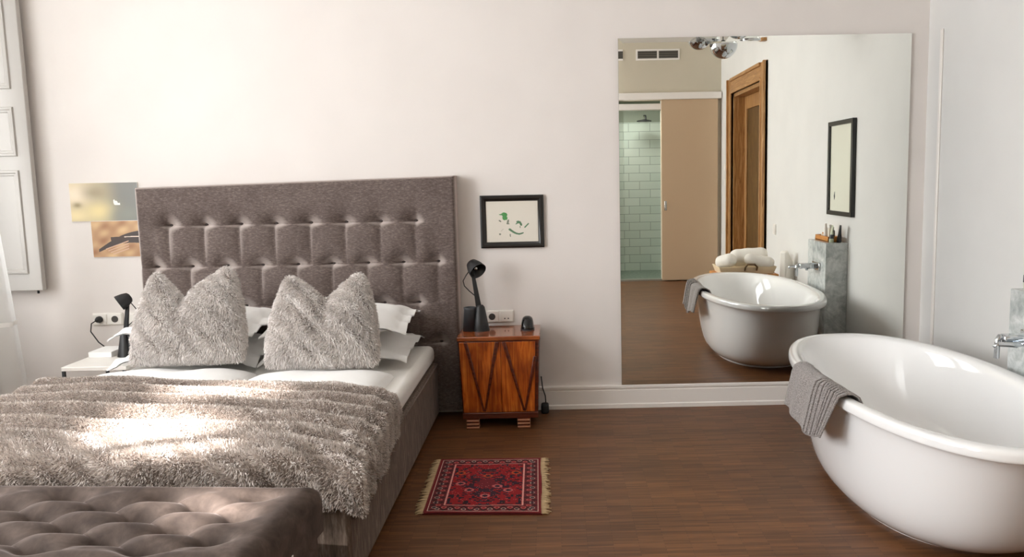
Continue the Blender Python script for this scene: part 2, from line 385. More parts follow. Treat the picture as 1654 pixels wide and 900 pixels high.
# added unseen screen: holes shaped so sun patches fall on bed and bench
PATCH = [[(-1.52, -1.46, .50), (-1.16, -1.41, .50), (-1.08, -1.56, .50), (-1.42, -1.60, .50)],
         [(-1.62, -1.84, .48), (-1.53, -1.70, .48), (-1.20, -1.80, .48), (-1.14, -2.11, .48), (-1.36, -2.13, .48), (-1.55, -1.99, .48)],
         [(-1.16, -2.36, .45), (-.91, -2.43, .45), (-.93, -2.62, .45), (-1.02, -2.54, .45)]]
XF = -5.2
def onto(p):
    p = np.array(p); s_ = (XF - p[0]) / SUN_DIR[0]; q = p + SUN_DIR * s_; return (q[1], q[2])
outer = [Vector((-16, -1, 0)), Vector((8, -1, 0)), Vector((8, 9, 0)), Vector((-16, 9, 0))]
loops = [outer] + [[Vector((*onto(p), 0)) for p in reversed(pp)] for pp in PATCH]
flat = [v_ for lp in loops for v_ in lp]
tris = tessellate_polygon(loops)
struct('wall_sun_screen', ([(XF, v_.x, v_.y) for v_ in flat], [tuple(q) for q in tris]), M['sun_screen'])

# ------------------------------------------------------------------ mirror
mx0, mx1, mz0, mz1 = .370, 2.008, .137, 2.106
th, bw = .014, .026
def rect(i, y): return [(mx0 + i, y, mz0 + i), (mx1 - i, y, mz0 + i), (mx1 - i, y, mz1 - i), (mx0 + i, y, mz1 - i)]
mir = tag(obj('wall_mirror', MB().add(rect(0, 0) + rect(0, -th + .0008), [(0, 1, 2, 3), (0, 1, 5, 4), (1, 2, 6, 5), (2, 3, 7, 6), (3, 0, 4, 7), (4, 5, 6, 7)]), M['mirror_edge'], loc=(1.19, 0, mz0)),
          'large frameless mirror resting on the white baseboard beside the bathtub', 'mirror')
V8 = rect(0, -th) + rect(bw, -th - .0007)
obj('mirror_glass', MB().add(V8, [(4, 5, 6, 7), (0, 1, 5, 4), (1, 2, 6, 5), (2, 3, 7, 6), (3, 0, 4, 7)]), M['mirror'], mir, label='silvered glass')

# ------------------------------------------------------------------ bed
BX0, BX1, BYF, BYH = -2.20, -.68, -2.18, -.13
bed = thing('bed', 'double bed in taupe crushed velvet with tall tufted headboard', 'bed', (-1.44, -1.15, 0))
# headboard
HX0, HX1, HY, HZL, HZR = -2.315, -.552, -.13, 1.335, 1.368
ROWS = [(1.122, -2.149 + .1955 * np.arange(8)), (.89, -2.243 + .1975 * np.arange(9)), (.66, -2.149 + .1955 * np.arange(8)), (.43, -2.243 + .1975 * np.arange(9))]
nx, nz = 300, 230
X = np.linspace(HX0, HX1, nx)[:, None] * np.ones((1, nz)); T = np.linspace(0, 1, nz)[None, :] * np.ones((nx, 1))
top = HZL + (HZR - HZL) * (X - HX0) / (HX1 - HX0); Z = .04 + (top - .04) * T
Hh = np.zeros_like(X)
inside = np.ones_like(X)
for k, (rz, bx) in enumerate(ROWS):
    dmin = np.min(np.abs(X[..., None] - bx), axis=-1)
    span = (X > bx[0] - .06) & (X < bx[-1] + .06)
    fade = np.clip(np.minimum(X - (bx[0] - .09), (bx[-1] + .09) - X) / .08, 0, 1)
    sag = .012 * (1 - np.clip(dmin / .1, 0, 1) ** 2) * 0
    dz = Z - rz
    lip = np.where(dz > 0, np.exp(-(np.abs(dz) / .050) ** 1.25), np.exp(-np.abs(dz) / .012))
    Hh -= fade * (.012 * np.exp(-np.abs(dz) / np.where(dz > 0, .030, .016)) + .050 * np.exp(-(dmin / .055) ** 2) * lip)
    Hh -= .012 * np.exp(-(dmin ** 2 + dz ** 2) / .012 ** 2)
    lower = ROWS[k + 1][0] if k + 1 < len(ROWS) else .15
    band = (Z < rz) & (Z > lower)
    tt = np.clip((rz - Z) / (rz - lower), 0, 1)
    Hh -= np.where(band, (.016 - .010 * tt) * np.exp(-(dmin / .026) ** 1.2), 0)
    # pillowed bricks
    cellx = np.clip(dmin / .098, 0, 1)
    Hh += np.where(band, .014 * (1 - (1 - cellx) ** 2) * np.sin(PI * np.clip(tt, 0, 1)) ** .6, 0) * fade
edge = np.minimum(np.minimum(X - HX0, HX1 - X), top - Z)
rnd = .022
Hh -= rnd * (1 - np.sqrt(np.clip(1 - (1 - np.clip(edge / rnd, 0, 1)) ** 2, 0, 1)))
Yh = HY - Hh
front = np.stack([X, Yh, Z], -1)
mb = MB().grid(front)
# sides, top and back
def wallstrip(line): return np.stack([line, line * np.array([1, 0, 1]) + np.array([0, -.004, 0])], 0)
mb.grid(wallstrip(front[0])).grid(wallstrip(front[-1])).grid(wallstrip(front[:, -1]))
hb = obj('headboard', mb, M['velvet'], bed, smooth=True, label='tall button tufted headboard')
for k, (rz, bx) in enumerate(ROWS):
    for x in bx:
        yb = HY + .068
        obj('button', MB().lathe([(0.0001, .012), (.006, .0105), (.010, .006), (.011, 0)], (x, yb + .004, rz), 14, Matrix.Rotation(PI / 2, 3, 'X'), cap0=False), M['button'], hb, smooth=True)
# velvet base
mb = MB().box(BX0, BX1, BYF, BYH - .012, .03, .325)
obj('bed_base', mb, M['velvet_base'], bed, bevel=.014, segs=3)
obj('piping', MB().tube([(BX1 + .001, BYH - .03, .315), (BX1 + .001, BYF + .012, .315)], .004), M['velvet_base'], bed, smooth=True)
obj('plinth', MB().box(BX0 + .05, BX1 - .04, BYF + .05, BYH - .02, 0, .04), M['black'], bed)
# mattress with fitted sheet
mat_ = obj('mattress', MB().box(BX0 + .015, BX1 - .012, BYF + .02, BYH - .015, .325, .425), M['sheet'], bed, bevel=.035, segs=5, label='mattress in white fitted sheet')

def puff(x0, x1, y0, y1, z0, zt, nx=60, ny=60, amp=.006, seed=0, e=5, mask=None):
    """rounded slab: duvet"""
    r = np.random.default_rng(seed)
    u = np.linspace(-1, 1, nx)[:, None] * np.ones((1, ny)); v_ = np.linspace(-1, 1, ny)[None, :] * np.ones((nx, 1))
    prof = np.clip(1 - np.abs(u) ** e, 0, 1) ** .5 * np.clip(1 - np.abs(v_) ** e, 0, 1) ** .5
    wv = sum(r.uniform(.4, 1) * np.sin(r.uniform(2, 9) * u + r.uniform(2, 9) * v_ + r.uniform(0, 6)) for _ in range(6)) * amp / 2
    xx = (x0 + x1) / 2 + u * (x1 - x0) / 2; yy = (y0 + y1) / 2 + v_ * (y1 - y0) / 2
    up = np.stack([xx, yy, z0 + (zt - z0) * prof * (1 - .82 * np.clip((-yy - 1.26) / .22, 0, 1)) + wv * prof], -1); dn = np.stack([xx, yy, z0 + 0 * prof], -1)
    return MB().grid(up).grid(dn[::-1])
o = tag(obj('duvet', puff(-.775, -1.425, -2.05, -.88, .426, .500, seed=3), M['linen'], loc=(-1.10, -1.48, .426), smooth=True),
        'white folded duvet on the bed half nearer the wooden nightstand', 'duvet', 'white duvets')
o = tag(obj('duvet', puff(-1.445, -2.19, -2.05, -.80, .426, .505, seed=5), M['linen'], loc=(-1.82, -1.45, .426), smooth=True),
        'white folded duvet on the bed half nearer the window', 'duvet', 'white duvets')

def pillow(c, W, D, T, tilt=0, yaw=0, flange=.05, seed=0, roll=0, n=44):
    r = np.random.default_rng(seed)
    u = np.linspace(-1, 1, n)[:, None] * np.ones((1, n)); v_ = np.linspace(-1, 1, n)[None, :] * np.ones((n, 1))
    fu, fv = (1 - 2 * flange / W), (1 - 2 * flange / D)
    uu, vv = np.clip(np.abs(u) / fu, 0, 1), np.clip(np.abs(v_) / fv, 0, 1)
    prof = (1 - uu ** 2.6) ** .55 * (1 - vv ** 2.6) ** .55
    ph = r.uniform(0, 6, 6)
    crease = .010 * np.sin(5 * u + 3 * v_ + ph[0]) * np.abs(u) + .008 * np.sin(9 * v_ + 4 * u + ph[1])
    droop = -.03 * np.clip(np.abs(u) - .7, 0, 1) - .045 * (np.clip(np.abs(u) - .8, 0, 1) * np.clip(np.abs(v_) - .7, 0, 1)) * 8
    wob = .006 * np.sin(14 * u + ph[2]) * (vv > .98) + .006 * np.sin(12 * v_ + ph[3]) * (uu > .98)
    px = u * W / 2 * (1 - .035 * (1 - np.abs(v_) ** 2)); py = v_ * D / 2 * (1 - .035 * (1 - np.abs(u) ** 2))
    Rm = Matrix.Rotation(yaw, 3, 'Z') @ Matrix.Rotation(roll, 3, 'Y') @ Matrix.Rotation(tilt, 3, 'X'); Rm = np.array(Rm)
    out = MB()
    for s_ in (1, -1):
        z = s_ * (T / 2 * prof * (1 + (crease * 8 if s_ > 0 else 0)) + .0025) + droop + wob
        P = np.stack([px, py, z], -1) @ Rm.T + np.array(c)
        out.grid(P if s_ > 0 else P[::-1])
    return out
PIL = [((-1.105, -.47, .497), .73, .58, .125, .03, 0, 1, 'white pillow lying lowest behind the fur cushion nearer the wooden nightstand'),
       ((-1.115, -.44, .634), .72, .56, .125, .06, .03, 2, 'white pillow on top of its stack nearer the wooden nightstand'),
       ((-1.845, -.46, .497), .73, .58, .125, .03, 0, 3, 'white pillow lying lowest behind the fur cushion nearer the window'),
       ((-1.855, -.43, .636), .72, .56, .125, .06, -.02, 4, 'white pillow on top of its stack nearer the window')]
for c, W, D, T, tl_, yw, sd, lb in PIL:
    tag(obj('pillow', pillow(c, W, D, T, tl_, yw, seed=sd), M['linen'], loc=(c[0], c[1], c[2] - T / 2), smooth=True), lb, 'pillow', 'white pillows on the bed')

# ------------------------------------------------------------------ fur
def blades(A, count, length, width, comb, lift=.55, seed=0, clump=.6, mask=None, out=(0, 0, 1)):
    """short tapering hairs over a grid surface A (m, n, 3); returns numpy verts and faces"""
    r = np.random.default_rng(seed); m_, n_ = A.shape[:2]
    Nn = np.cross(np.gradient(A, axis=0), np.gradient(A, axis=1)); Nn /= np.linalg.norm(Nn, axis=-1, keepdims=True) + 1e-9
    if (Nn * np.array(out)).sum(-1).mean() < 0: Nn = -Nn
    ar = np.linalg.norm(np.cross(A[1:, :-1] - A[:-1, :-1], A[:-1, 1:] - A[:-1, :-1]), axis=-1)
    if mask is not None: ar = ar * mask[:-1, :-1]
    pr = (ar / ar.sum()).ravel(); idx = r.choice(pr.size, count, p=pr); i, j = idx // (n_ - 1), idx % (n_ - 1)
    a, b = r.random(count)[:, None], r.random(count)[:, None]
    P = (A[i, j] * (1 - a) * (1 - b) + A[i + 1, j] * a * (1 - b) + A[i, j + 1] * (1 - a) * b + A[i + 1, j + 1] * a * b)
    N = Nn[i, j]; comb = np.array(comb, float)
    # clumps: a smooth random field bends neighbouring hairs the same way
    k = 46; ph = r.uniform(0, 6.28, (5, 3)); fr_ = r.uniform(.4, 1.6, (5, 3, 3)) * k
    fld = sum(np.sin((P[:, None, :] * fr_[q][None]).sum(-1) + ph[q]) for q in range(5)) / 2.2
    D = N * lift + comb + fld * clump + r.normal(0, .28, (count, 3))
    D -= N * np.minimum((D * N).sum(-1, keepdims=True) - .22, 0)
    D /= np.linalg.norm(D, axis=-1, keepdims=True)
    L = length * r.uniform(.6, 1.25, (count, 1)); S = np.cross(D, r.normal(0, 1, (count, 3))); S /= np.linalg.norm(S, axis=-1, keepdims=True) + 1e-9
    W = width * r.uniform(.7, 1.2, (count, 1)); mid = P + D * L * .55 + N * L * .10; tip = P + D * L + comb * L * .25 - N * L * .05
    V = np.stack([P - S * W, P + S * W, mid - S * W * .8, mid + S * W * .8, tip], 1).reshape(-1, 3)
    return V
def blade_mesh(name, V, mat, parent):
    n = len(V) // 5; base = np.array(LOC[parent.name]); rr_ = np.random.default_rng(n); me = bpy.data.meshes.new(name)
    me.vertices.add(len(V)); me.vertices.foreach_set('co', (V - base).astype(np.float32).ravel())
    o5 = (np.arange(n) * 5)[:, None]
    loops_ = np.concatenate([o5 + np.array([[0, 1, 3, 2]]), o5 + np.array([[2, 3, 4]])], 1).ravel()
    me.loops.add(len(loops_)); me.loops.foreach_set('vertex_index', loops_.astype(np.int32))
    st = (np.arange(n) * 7)[:, None] + np.array([[0, 4]]); me.polygons.add(2 * n)
    me.polygons.foreach_set('loop_start', st.ravel().astype(np.int32))
    me.update(calc_edges=True); me.materials.append(mat); me.shade_smooth()
    tint = (rr_.uniform(.78, 1.08, (n, 1, 1)) * np.ones((1, 7, 1)))
    tint = np.concatenate([np.repeat(tint, 3, 2), np.ones((n, 7, 1))], 2); at = me.color_attributes.new('pattern', 'FLOAT_COLOR', 'CORNER'); at.data.foreach_set('color', tint.astype(np.float32).ravel())
    o = bpy.data.objects.new(name, me); COL.objects.link(o); o.parent = parent; LOC[o.name] = LOC[parent.name]
    o['kind'] = 'stuff'; return o

def cushion_grids(c, W, H, T, lean, dent, yaw=0, n=70, skew=0, lobes=(1, 1)):
    u = np.linspace(-1, 1, n)[:, None] * np.ones((1, n)); v_ = np.linspace(0, 1, n)[None, :] * np.ones((n, 1))
    topz = H * np.where(u < 0, lobes[0], lobes[1]) - dent * np.clip(1 - np.abs(u - skew) / np.where(u < skew, 1 + skew, 1 - skew) / .93, 0, 1) ** 1.15
    topz = topz - .028 * np.clip((np.abs(u) - .80) / .20, 0, 1) ** 2
    w_ = W / 2 * (1 - .27 * v_ ** 1.5 + .05 * np.sin(PI * v_))
    x = u * w_
    z = v_ * topz
    pr = np.clip(1 - np.abs(u) ** 3.2, 0, 1) ** .55 * np.clip(1 - np.abs(2 * v_ - 1) ** 3.2, 0, 1) ** .55
    pr *= 1 - .5 * np.exp(-((u - skew) / .22) ** 2) * np.clip((v_ - .5) / .5, 0, 1)
    pr *= 1 + .05 * np.sin(v_ * 17 + u * 4)
    gs = []
    for s_ in (-1, 1):
        y = s_ * T / 2 * pr * (1.0 if s_ < 0 else .8)
        yy = y + z * math.sin(lean); zz = z * math.cos(lean)
        cx, sx = math.cos(yaw), math.sin(yaw)
        P = np.stack([c[0] + x * cx - yy * sx, c[1] + x * sx + yy * cx, c[2] + zz], -1)
        gs.append(P if s_ > 0 else P[::-1])
    return gs
def fur_cushion(c, W, H, T, lean, dent, yaw, seed, label, skew=0, lobes=(1, 1)):
    back, fr_ = None, None
    g = cushion_grids(c, W, H, T, lean, dent, yaw, skew=skew, lobes=lobes)
    mb = MB().grid(g[0]).grid(g[1])
    o = tag(obj('fur_cushion', mb, M['hide'], loc=c, smooth=True), label, 'cushion', 'grey fur cushions')
    V = np.concatenate([blades(g[0], 42000, .020, .0014, (0, 0, -.6), .9, seed, .38, out=(0, -1, 0)), blades(g[1], 20000, .020, .0014, (0, 0, -.5), .9, seed + 1, .38, out=(0, 1, 0))])
    blade_mesh('fur', V, M['fur_cushion'], o); return o
fur_cushion((-1.098, -.945, .502), .51, .44, .19, .30, .135, .0, 11, 'silver grey fur cushion with dented top nearer the wooden nightstand', skew=.10, lobes=(.97, 1))
fur_cushion((-1.750, -.875, .518), .52, .45, .19, .32, .15, .03, 21, 'silver grey fur cushion with dented top nearer the window', skew=-.18, lobes=(.98, 1.02))

# blanket: laid over the duvets, hanging over the right side and the foot of the bed
def bend(dv, r):
    dv = np.maximum(dv, 0); a = np.minimum(dv / r, PI / 2)
    return r * np.sin(a), r * (1 - np.cos(a)) + np.maximum(dv - r * PI / 2, 0)
nu, nv = 300, 320
q = np.linspace(0, 1, nv)[None, :] * np.ones((nu, 1)); u = np.linspace(0, 1, nu)[:, None] * np.ones((1, nv))
def sm(a, b, x): s_ = np.clip((x - a) / (b - a), 0, 1); return s_ * s_ * (3 - 2 * s_)
yq0 = -1.19 - .13 * u - .07 * sm(.85, 1, u)              # top hem, drifting toward the foot on the right
ytop = yq0 + (-2.325 - yq0) * q                       # arc length coordinate along the bed
pR = -.80 + .295 * sm(-1.26, -1.52, ytop) - .02 * np.sin(ytop * 19) - .17 * (1 - np.sqrt(np.clip(1 - np.clip((-2.10 - ytop) / .226, 0, 1) ** 2, 0, 1)))
pL = -2.22 - .16 * sm(-1.15, -1.5, ytop)
p = pL + (pR - pL) * u
rx, ry = .06, .05
bx_, dx_ = bend(p - (-.735), rx); bl_, dl_ = bend((-2.16) - p, rx); by_, dy_ = bend((-2.13) - ytop, ry)
Xb = np.where(p > -.735, -.735 + bx_, np.where(p < -2.16, -2.16 - bl_, p)); Yb = np.where(ytop < -2.13, -2.13 - by_, ytop)
drop = np.sqrt((dx_ + dl_) ** 2 + dy_ ** 2) * .98
ztop = .512 - .03 * sm(-1.5, -2.15, ytop) - .025 * sm(-.95, -.74, p)
fold_x = np.maximum(p + 1.15, 0)
phase = (-(ytop) - 1.08 - .10 * (u - .5)) / .118 * 2 * PI - 3.2 * fold_x ** 1.6 * 2 + 1.2 * np.sin(p * 2.3 + .5)
amp = .060 * (1 - sm(-1.68, -1.95, ytop)) * (.7 + .3 * np.sin(p * 3.1 + 1)) + .010 * sm(-1.05, -.75, p)
amp = amp * (.25 + .75 * sm(.0, .10, q))
SINP = np.abs(np.sin(phase / 2))
wave = amp * (SINP ** .8 * 1.7 - 1.0 - .55 * np.exp(-(SINP / .22) ** 2)) + .007 * np.sin(p * 9 + ytop * 5) * np.sin(ytop * 7 - p * 3)
hem = .02 * np.exp(-(q / .05) ** 2) * 0
Zb = ztop - drop + wave * (1 - .4 * np.clip(drop / .1, 0, 1)) - .045 * np.exp(-q / .018) * (p > -2.1)
Xb = Xb + np.where(dx_ > .02, .018 * np.abs(np.sin(phase / 2)) + .008, 0) + .02 * sm(-2.1, -2.3, ytop) * (p > -.74)
Yb = Yb - np.where(dy_ > .02, .010 * np.sin(p * 17) + .004, 0)
# gathered corner at the foot
cr = sm(-.86, -.70, p) * sm(-2.02, -2.2, ytop)
Zb = Zb + cr * .015 * np.sin(p * 40 + ytop * 30); Xb = Xb + cr * .012 * np.sin(ytop * 34)
SURF = np.stack([Xb, Yb, Zb], -1)
FLIP = np.cross(np.gradient(SURF, axis=0), np.gradient(SURF, axis=1))[..., 2].mean() < 0
if FLIP: SURF = SURF[::-1]
bl = tag(obj('fur_blanket', MB().grid(SURF), M['hide'], loc=(-1.45, -1.7, .42), smooth=True, fix=False), 'pale taupe fur blanket spread in folds over the foot half of the bed', 'blanket')
so_ = bl.modifiers.new('thickness', 'SOLIDIFY'); so_.thickness = .012; so_.offset = -1
shag = np.clip((-SURF[..., 1] - 1.62) / .3, 0, 1)
open_ = np.where(amp > .012, np.clip((SINP - .22) / .25, .02, 1), 1)  # hairs thinned in fold valleys so darker backing stands in for crease shade
if FLIP: open_ = open_[::-1]
Vf = np.concatenate([blades(SURF, 130000, .0085, .0012, (.03, -.25, -.1), 1.0, 31, .18, mask=(1.02 - shag) * open_), blades(SURF, 90000, .0145, .0013, (.03, -.35, -.15), .9, 32, .42, mask=.02 + shag)])
blade_mesh('fur', Vf, M['fur'], bl)

# ------------------------------------------------------------------ tufted bench at the foot
BA = math.radians(-4.5); bc = Vector((-.72, -2.335, 0))     # back right corner
def bw_(lx, ly, lz): # local: lx from right end to the left, ly from back to front
    c_, s_ = math.cos(BA), math.sin(BA); x, y = -lx, -ly
    return (bc.x + x * c_ - y * s_, bc.y + x * s_ + y * c_, lz)
bench = thing('bench', 'long taupe velvet bench with diamond tufted top at foot of bed', 'bench', (-1.4, -2.6, 0))
L_, D_, Zt = 1.45, .52, .452
nx, ny = 260, 110
lx = np.linspace(0, L_, nx)[:, None] * np.ones((1, ny)); ly = np.linspace(0, D_, ny)[None, :] * np.ones((nx, 1))
btn = []
for k in range(6):
    y_ = .085 + k * .072
    for i in range(5):
        x_ = .15 + .29 * i + (.145 if k % 2 else 0)
        if x_ < L_ - .1 and y_ < D_ - .06: btn.append((x_, y_))
btn = np.array(btn)
Hb = np.zeros_like(lx)
A_ = (lx - .15) / .29 + (ly - .085) / .144; B_ = (lx - .15) / .29 - (ly - .085) / .144
fa = np.abs(A_ - np.round(A_)); fb = np.abs(B_ - np.round(B_))
ins = sm(.09, .15, lx) * sm(L_ - .09, L_ - .15, lx) * sm(.05, .085, ly) * sm(D_ - .05, D_ - .085, ly)
puffy = (np.clip(fa * 2, 0, 1) * np.clip(fb * 2, 0, 1)) ** .5
Hb = ins * .022 * (puffy - 1)
for x_, y_ in btn: Hb -= .052 * np.exp(-(((lx - x_) / .040) ** 2 + ((ly - y_) / .024) ** 2) ** .75)
ed = np.minimum(np.minimum(lx, L_ - lx), np.minimum(ly, D_ - ly)); rr = .05
Hb -= rr * (1 - np.sqrt(np.clip(1 - (1 - np.clip(ed / rr, 0, 1)) ** 2, 0, 1)))
G = np.array([[bw_(lx[i, j], ly[i, j], Zt + Hb[i, j]) for j in range(ny)] for i in range(nx)])
mb = MB().grid(G)
for ln in (G[0], G[-1], G[:, 0], G[:, -1]):
    lo = ln.copy(); lo[:, 2] = .30; mb.grid(np.stack([ln, lo], 0))
seat = obj('seat', mb, M['velvet_bench'], bench, smooth=True, label='diamond tufted seat')
for x_, y_ in btn:
    obj('button', MB().lathe([(.0001, .008), (.008, .006), (.012, 0), (.012, -.006)], bw_(x_, y_, Zt - .072), 12, cap0=False), M['button'], seat, smooth=True)
mb = MB()
P4 = [bw_(.012, .012, 0), bw_(L_ - .012, .012, 0), bw_(L_ - .012, D_ - .012, 0), bw_(.012, D_ - .012, 0)]
mb.add([(x, y, .04) for x, y, _ in P4] + [(x, y, .33) for x, y, _ in P4], [(0, 1, 2, 3), (4, 5, 6, 7), (0, 1, 5, 4), (1, 2, 6, 5), (2, 3, 7, 6), (3, 0, 4, 7)])
obj('bench_body', mb, M['velvet_bench'], bench, bevel=.01)
for x_, y_ in ((.06, .06), (L_ - .06, .06), (.06, D_ - .06), (L_ - .06, D_ - .06)):
    obj('leg', MB().lathe([(.018, 0), (.022, .045)], bw_(x_, y_, 0), 14), M['black'], bench, smooth=True)
a_ = bw_(-.001, .24, .30)
obj('fabric_tag', MB().box(a_[0] - .001, a_[0] + .002, a_[1] - .004, a_[1] + .004, .295, .335), M['linen'], bench, label='small white fabric tag')

# ------------------------------------------------------------------ wooden nightstand
NX0, NX1, NYF, NYB, NZ = -.540, -.094, -.372, -.030, .508
ns = thing('nightstand', 'walnut art deco nightstand with dark zigzag inlays beside the bed', 'nightstand', ((NX0 + NX1) / 2, -.2, 0))
k_ = .006
mb = MB()
def pz(x0, x1, y0, y1, z0, z1, tx):   # slightly narrower toward the bottom
    v = [(x0 + tx, y0, z0), (x1 - tx, y0, z0), (x1 - tx, y1, z0), (x0 + tx, y1, z0), (x0, y0, z1), (x1, y0, z1), (x1, y1, z1), (x0, y1, z1)]
    return v, [(0, 1, 2, 3), (4, 5, 6, 7), (0, 1, 5, 4), (1, 2, 6, 5), (2, 3, 7, 6), (3, 0, 4, 7)]
obj('cabinet_body', MB().add(*pz(NX0 + .004, NX1 - .004, NYF + .012, NYB, .056, NZ - .022, .016)), M['mahogany'], ns, bevel=.006)
obj('cabinet_top', MB().box(NX0, NX1, NYF, NYB, NZ - .024, NZ), M['walnut_top'], ns, bevel=.005)
zt, zb = NZ - .030, .092
def dx(z): return .016 * (NZ - z) / (NZ - .06)
def front_poly(x0t, x1t, x0b, x1b, y, th_):
    return MB().prism([(x0t, zt), (x1t, zt), (x1b, zb), (x0b, zb)], lambda u_, v_, w_: (u_, w_, v_), y, y + th_)
xm = -.307
dl = obj('door', front_poly(NX0 + .012, xm - .001, NX0 + .026, xm - .001, NYF + .002, .012), M['walnut'], ns, bevel=.002)
dr_ = obj('door', front_poly(xm + .001, NX1 - .026, xm + .001, NX1 - .036, NYF + .002, .012), M['walnut'], ns, bevel=.002)
def inlay(a, b, par, w_=.0065):
    (xa, za), (xb, zb_) = a, b
    return obj('inlay', MB().prism([(xa - w_ * 1.5, za), (xa + w_ * 1.5, za), (xb + w_ * .8, zb_), (xb - w_ * .8, zb_)], lambda u_, v_, ww: (u_, ww, v_), NYF - .006, NYF + .004), M['mahogany'], par, bevel=.003, label='dark wood inlay strip')
inlay((-.494, zt), (-.405, zb + .006), dl); inlay((-.326, zt), (-.399, zb + .006), dl)
inlay((-.289, zt), (-.188, zb + .006), dr_); inlay((-.122, zt - .08), (-.183, zb + .006), dr_)
obj('base_rail', MB().box(NX0 + .018, NX1 - .018, NYF + .001, NYF + .02, .056, .090), M['mahogany'], ns, bevel=.004)
for x0, x1 in ((-.503, -.433), (-.227, -.157)):
    ft = obj('foot', MB().box(x0 + .002, x1 - .002, NYF + .004, NYF + .05, 0, .058), M['mahogany'], ns)
    for z0 in (.002, .021, .040):
        obj('foot_strip', MB().box(x0, x1, NYF - .001, NYF + .052, z0, z0 + .011), M['foot_light'], ft, bevel=.003)
    obj('foot', MB().box(x0, x1, NYB - .06, NYB - .01, 0, .058), M['mahogany'], ns)

# ------------------------------------------------------------------ desk lamps
def desk_lamp(o, s, head_dir, label, flip=1):
    """o = base point on the table"""
    O = Vector(o); tl = thing('desk_lamp', label, 'lamp', o, 'black bedside lamps')
    def W(x, y, z): return (O.x + flip * x * s, O.y + y * s, O.z + z * s)
    def cone(cx, prof, n=28):
        return [[W(cx + r * math.cos(2 * PI * j / n), r * math.sin(2 * PI * j / n), z) for j in range(n)] for r, z in prof]
    obj('pen_cup', MB().rings(cone(-.034, [(.040, 0), (.031, .112), (.033, .124), (.028, .124), (.026, .11), (.03, .02)])), M['black_soft'], tl, smooth=True, label='charcoal tapered cup')
    obj('base_cone', MB().rings(cone(.020, [(.047, 0), (.043, .02), (.024, .125), (.015, .135)])), M['black'], tl, angle=40)
    obj('arm', MB().rings([[W(x + a, b, z) for a, b in ((-w_, -.008), (w_, -.008), (w_, .008), (-w_, .008))] for x, z, w_ in ((.016, .10, .016), (.008, .16, .013), (-.012, .30, .009), (-.013, .325, .008))]), M['black'], tl, bevel=.002)
    # helmet head
    hd = Vector(head_dir).normalized(); Q = Vector((0, 0, 1)).rotation_difference(hd).to_matrix()
    mb = MB(); c = W(-.004, -.004, .338)
    mb.lathe([(.047 * s, .040 * s), (.046 * s, .030 * s), (.040 * s, .0), (.030 * s, -.026 * s), (.016 * s, -.034 * s), (.0005, -.035 * s)], c, 28, Q, cap0=False, cap1=False)
    mb.lathe([(.047 * s, .040 * s), (.042 * s, .036 * s), (.034 * s, .004 * s), (.02 * s, -.018 * s), (.0005, -.022 * s)], c, 28, Q, cap0=False, cap1=False)
    h = obj('lamp_head', mb, M['black'], tl, smooth=True, label='black helmet shaped lamp head')
    obj('bulb', MB().lathe([(.0005, .026 * s), (.010 * s, .022 * s), (.014 * s, .012 * s), (.010 * s, 0), (.008 * s, -.012 * s)], c, 14, Q), M['brass_drain'], h, smooth=True)
    pts = [(-.030, .005, .318), (-.050, .008, .29), (-.066, .012, .262), (-.060, .014, .235), (-.035, .012, .208), (-.008, .008, .185), (.004, .006, .17)]
    obj('cable', MB().tube([W(*p_) for p_ in pts], .0028 * s, 8), M['black'], tl, smooth=True)
    return tl
desk_lamp((-.448, -.175, NZ), 1.06, (.55, -.62, -.55), 'black desk lamp with helmet head on the wooden nightstand')
LTZ = .425
desk_lamp((-2.338, -.27, LTZ), .92, (-.75, -.5, -.5), 'black desk lamp with helmet head on the low white bedside table', -1)

# remote / phone holder on the wooden nightstand
mb = MB(); n = 24
def se(a, b, z, yo=0): return [(-.166 + a * math.copysign(abs(math.cos(2 * PI * j / n)) ** .75, math.cos(2 * PI * j / n)), -.175 + yo + b * math.copysign(abs(math.sin(2 * PI * j / n)) ** .75, math.sin(2 * PI * j / n)), z) for j in range(n)]
mb.rings([se(.034, .050, NZ), se(.036, .053, NZ + .014), se(.034, .048, NZ + .034, .004), se(.031, .042, NZ + .052, .010), se(.026, .034, NZ + .064, .014), se(.014, .018, NZ + .072, .016), se(.002, .003, NZ + .074, .016)])
ph = tag(obj('desk_gadget', mb, M['black_gloss'], loc=(-.166, -.175, NZ), smooth=True), 'small glossy black rounded gadget on the wooden nightstand', 'gadget')
obj('base_ring', MB().rings([se(.039, .056, NZ), se(.039, .056, NZ + .008)]), M['black_soft'], ph, smooth=False)

# sockets
def socket_row(name, x0, x1, z0, z1, spec, label):
    b = tag(obj(name, MB().box(x0, x1, -.010, 0, z0, z1), M['white_plastic'], loc=((x0 + x1) / 2, 0, z0), bevel=.003), label, 'socket')
    n = len(spec); wd = (x1 - x0) / n
    for i, s_ in enumerate(spec):
        cx, cz = x0 + wd * (i + .5), (z0 + z1) / 2
        pl = obj('insert', MB().box(cx - wd * .44, cx + wd * .44, -.014, -.009, z0 + .005, z1 - .005), M['white_plastic'], b, bevel=.002)
        if s_ == 'round':
            obj('recess', MB().lathe([(.019, 0), (.019, .003)], (cx, -.0135, cz), 24, Matrix.Rotation(PI / 2, 3, 'X')), M['socket_hole'], pl)
        elif s_ == 'small':
            for q_ in (-1, 1): obj('hole', MB().lathe([(.004, 0), (.004, .002)], (cx + q_ * .010, -.0135, cz - .012), 12, Matrix.Rotation(PI / 2, 3, 'X')), M['socket_hole'], pl)
        elif s_ == 'plug':
            obj('plug', MB().lathe([(.019, 0), (.019, .016), (.013, .030), (.007, .040)], (cx, -.014, cz), 20, Matrix.Rotation(PI / 2, 3, 'X')), M['black'], pl, smooth=True, label='black plug')
    return b
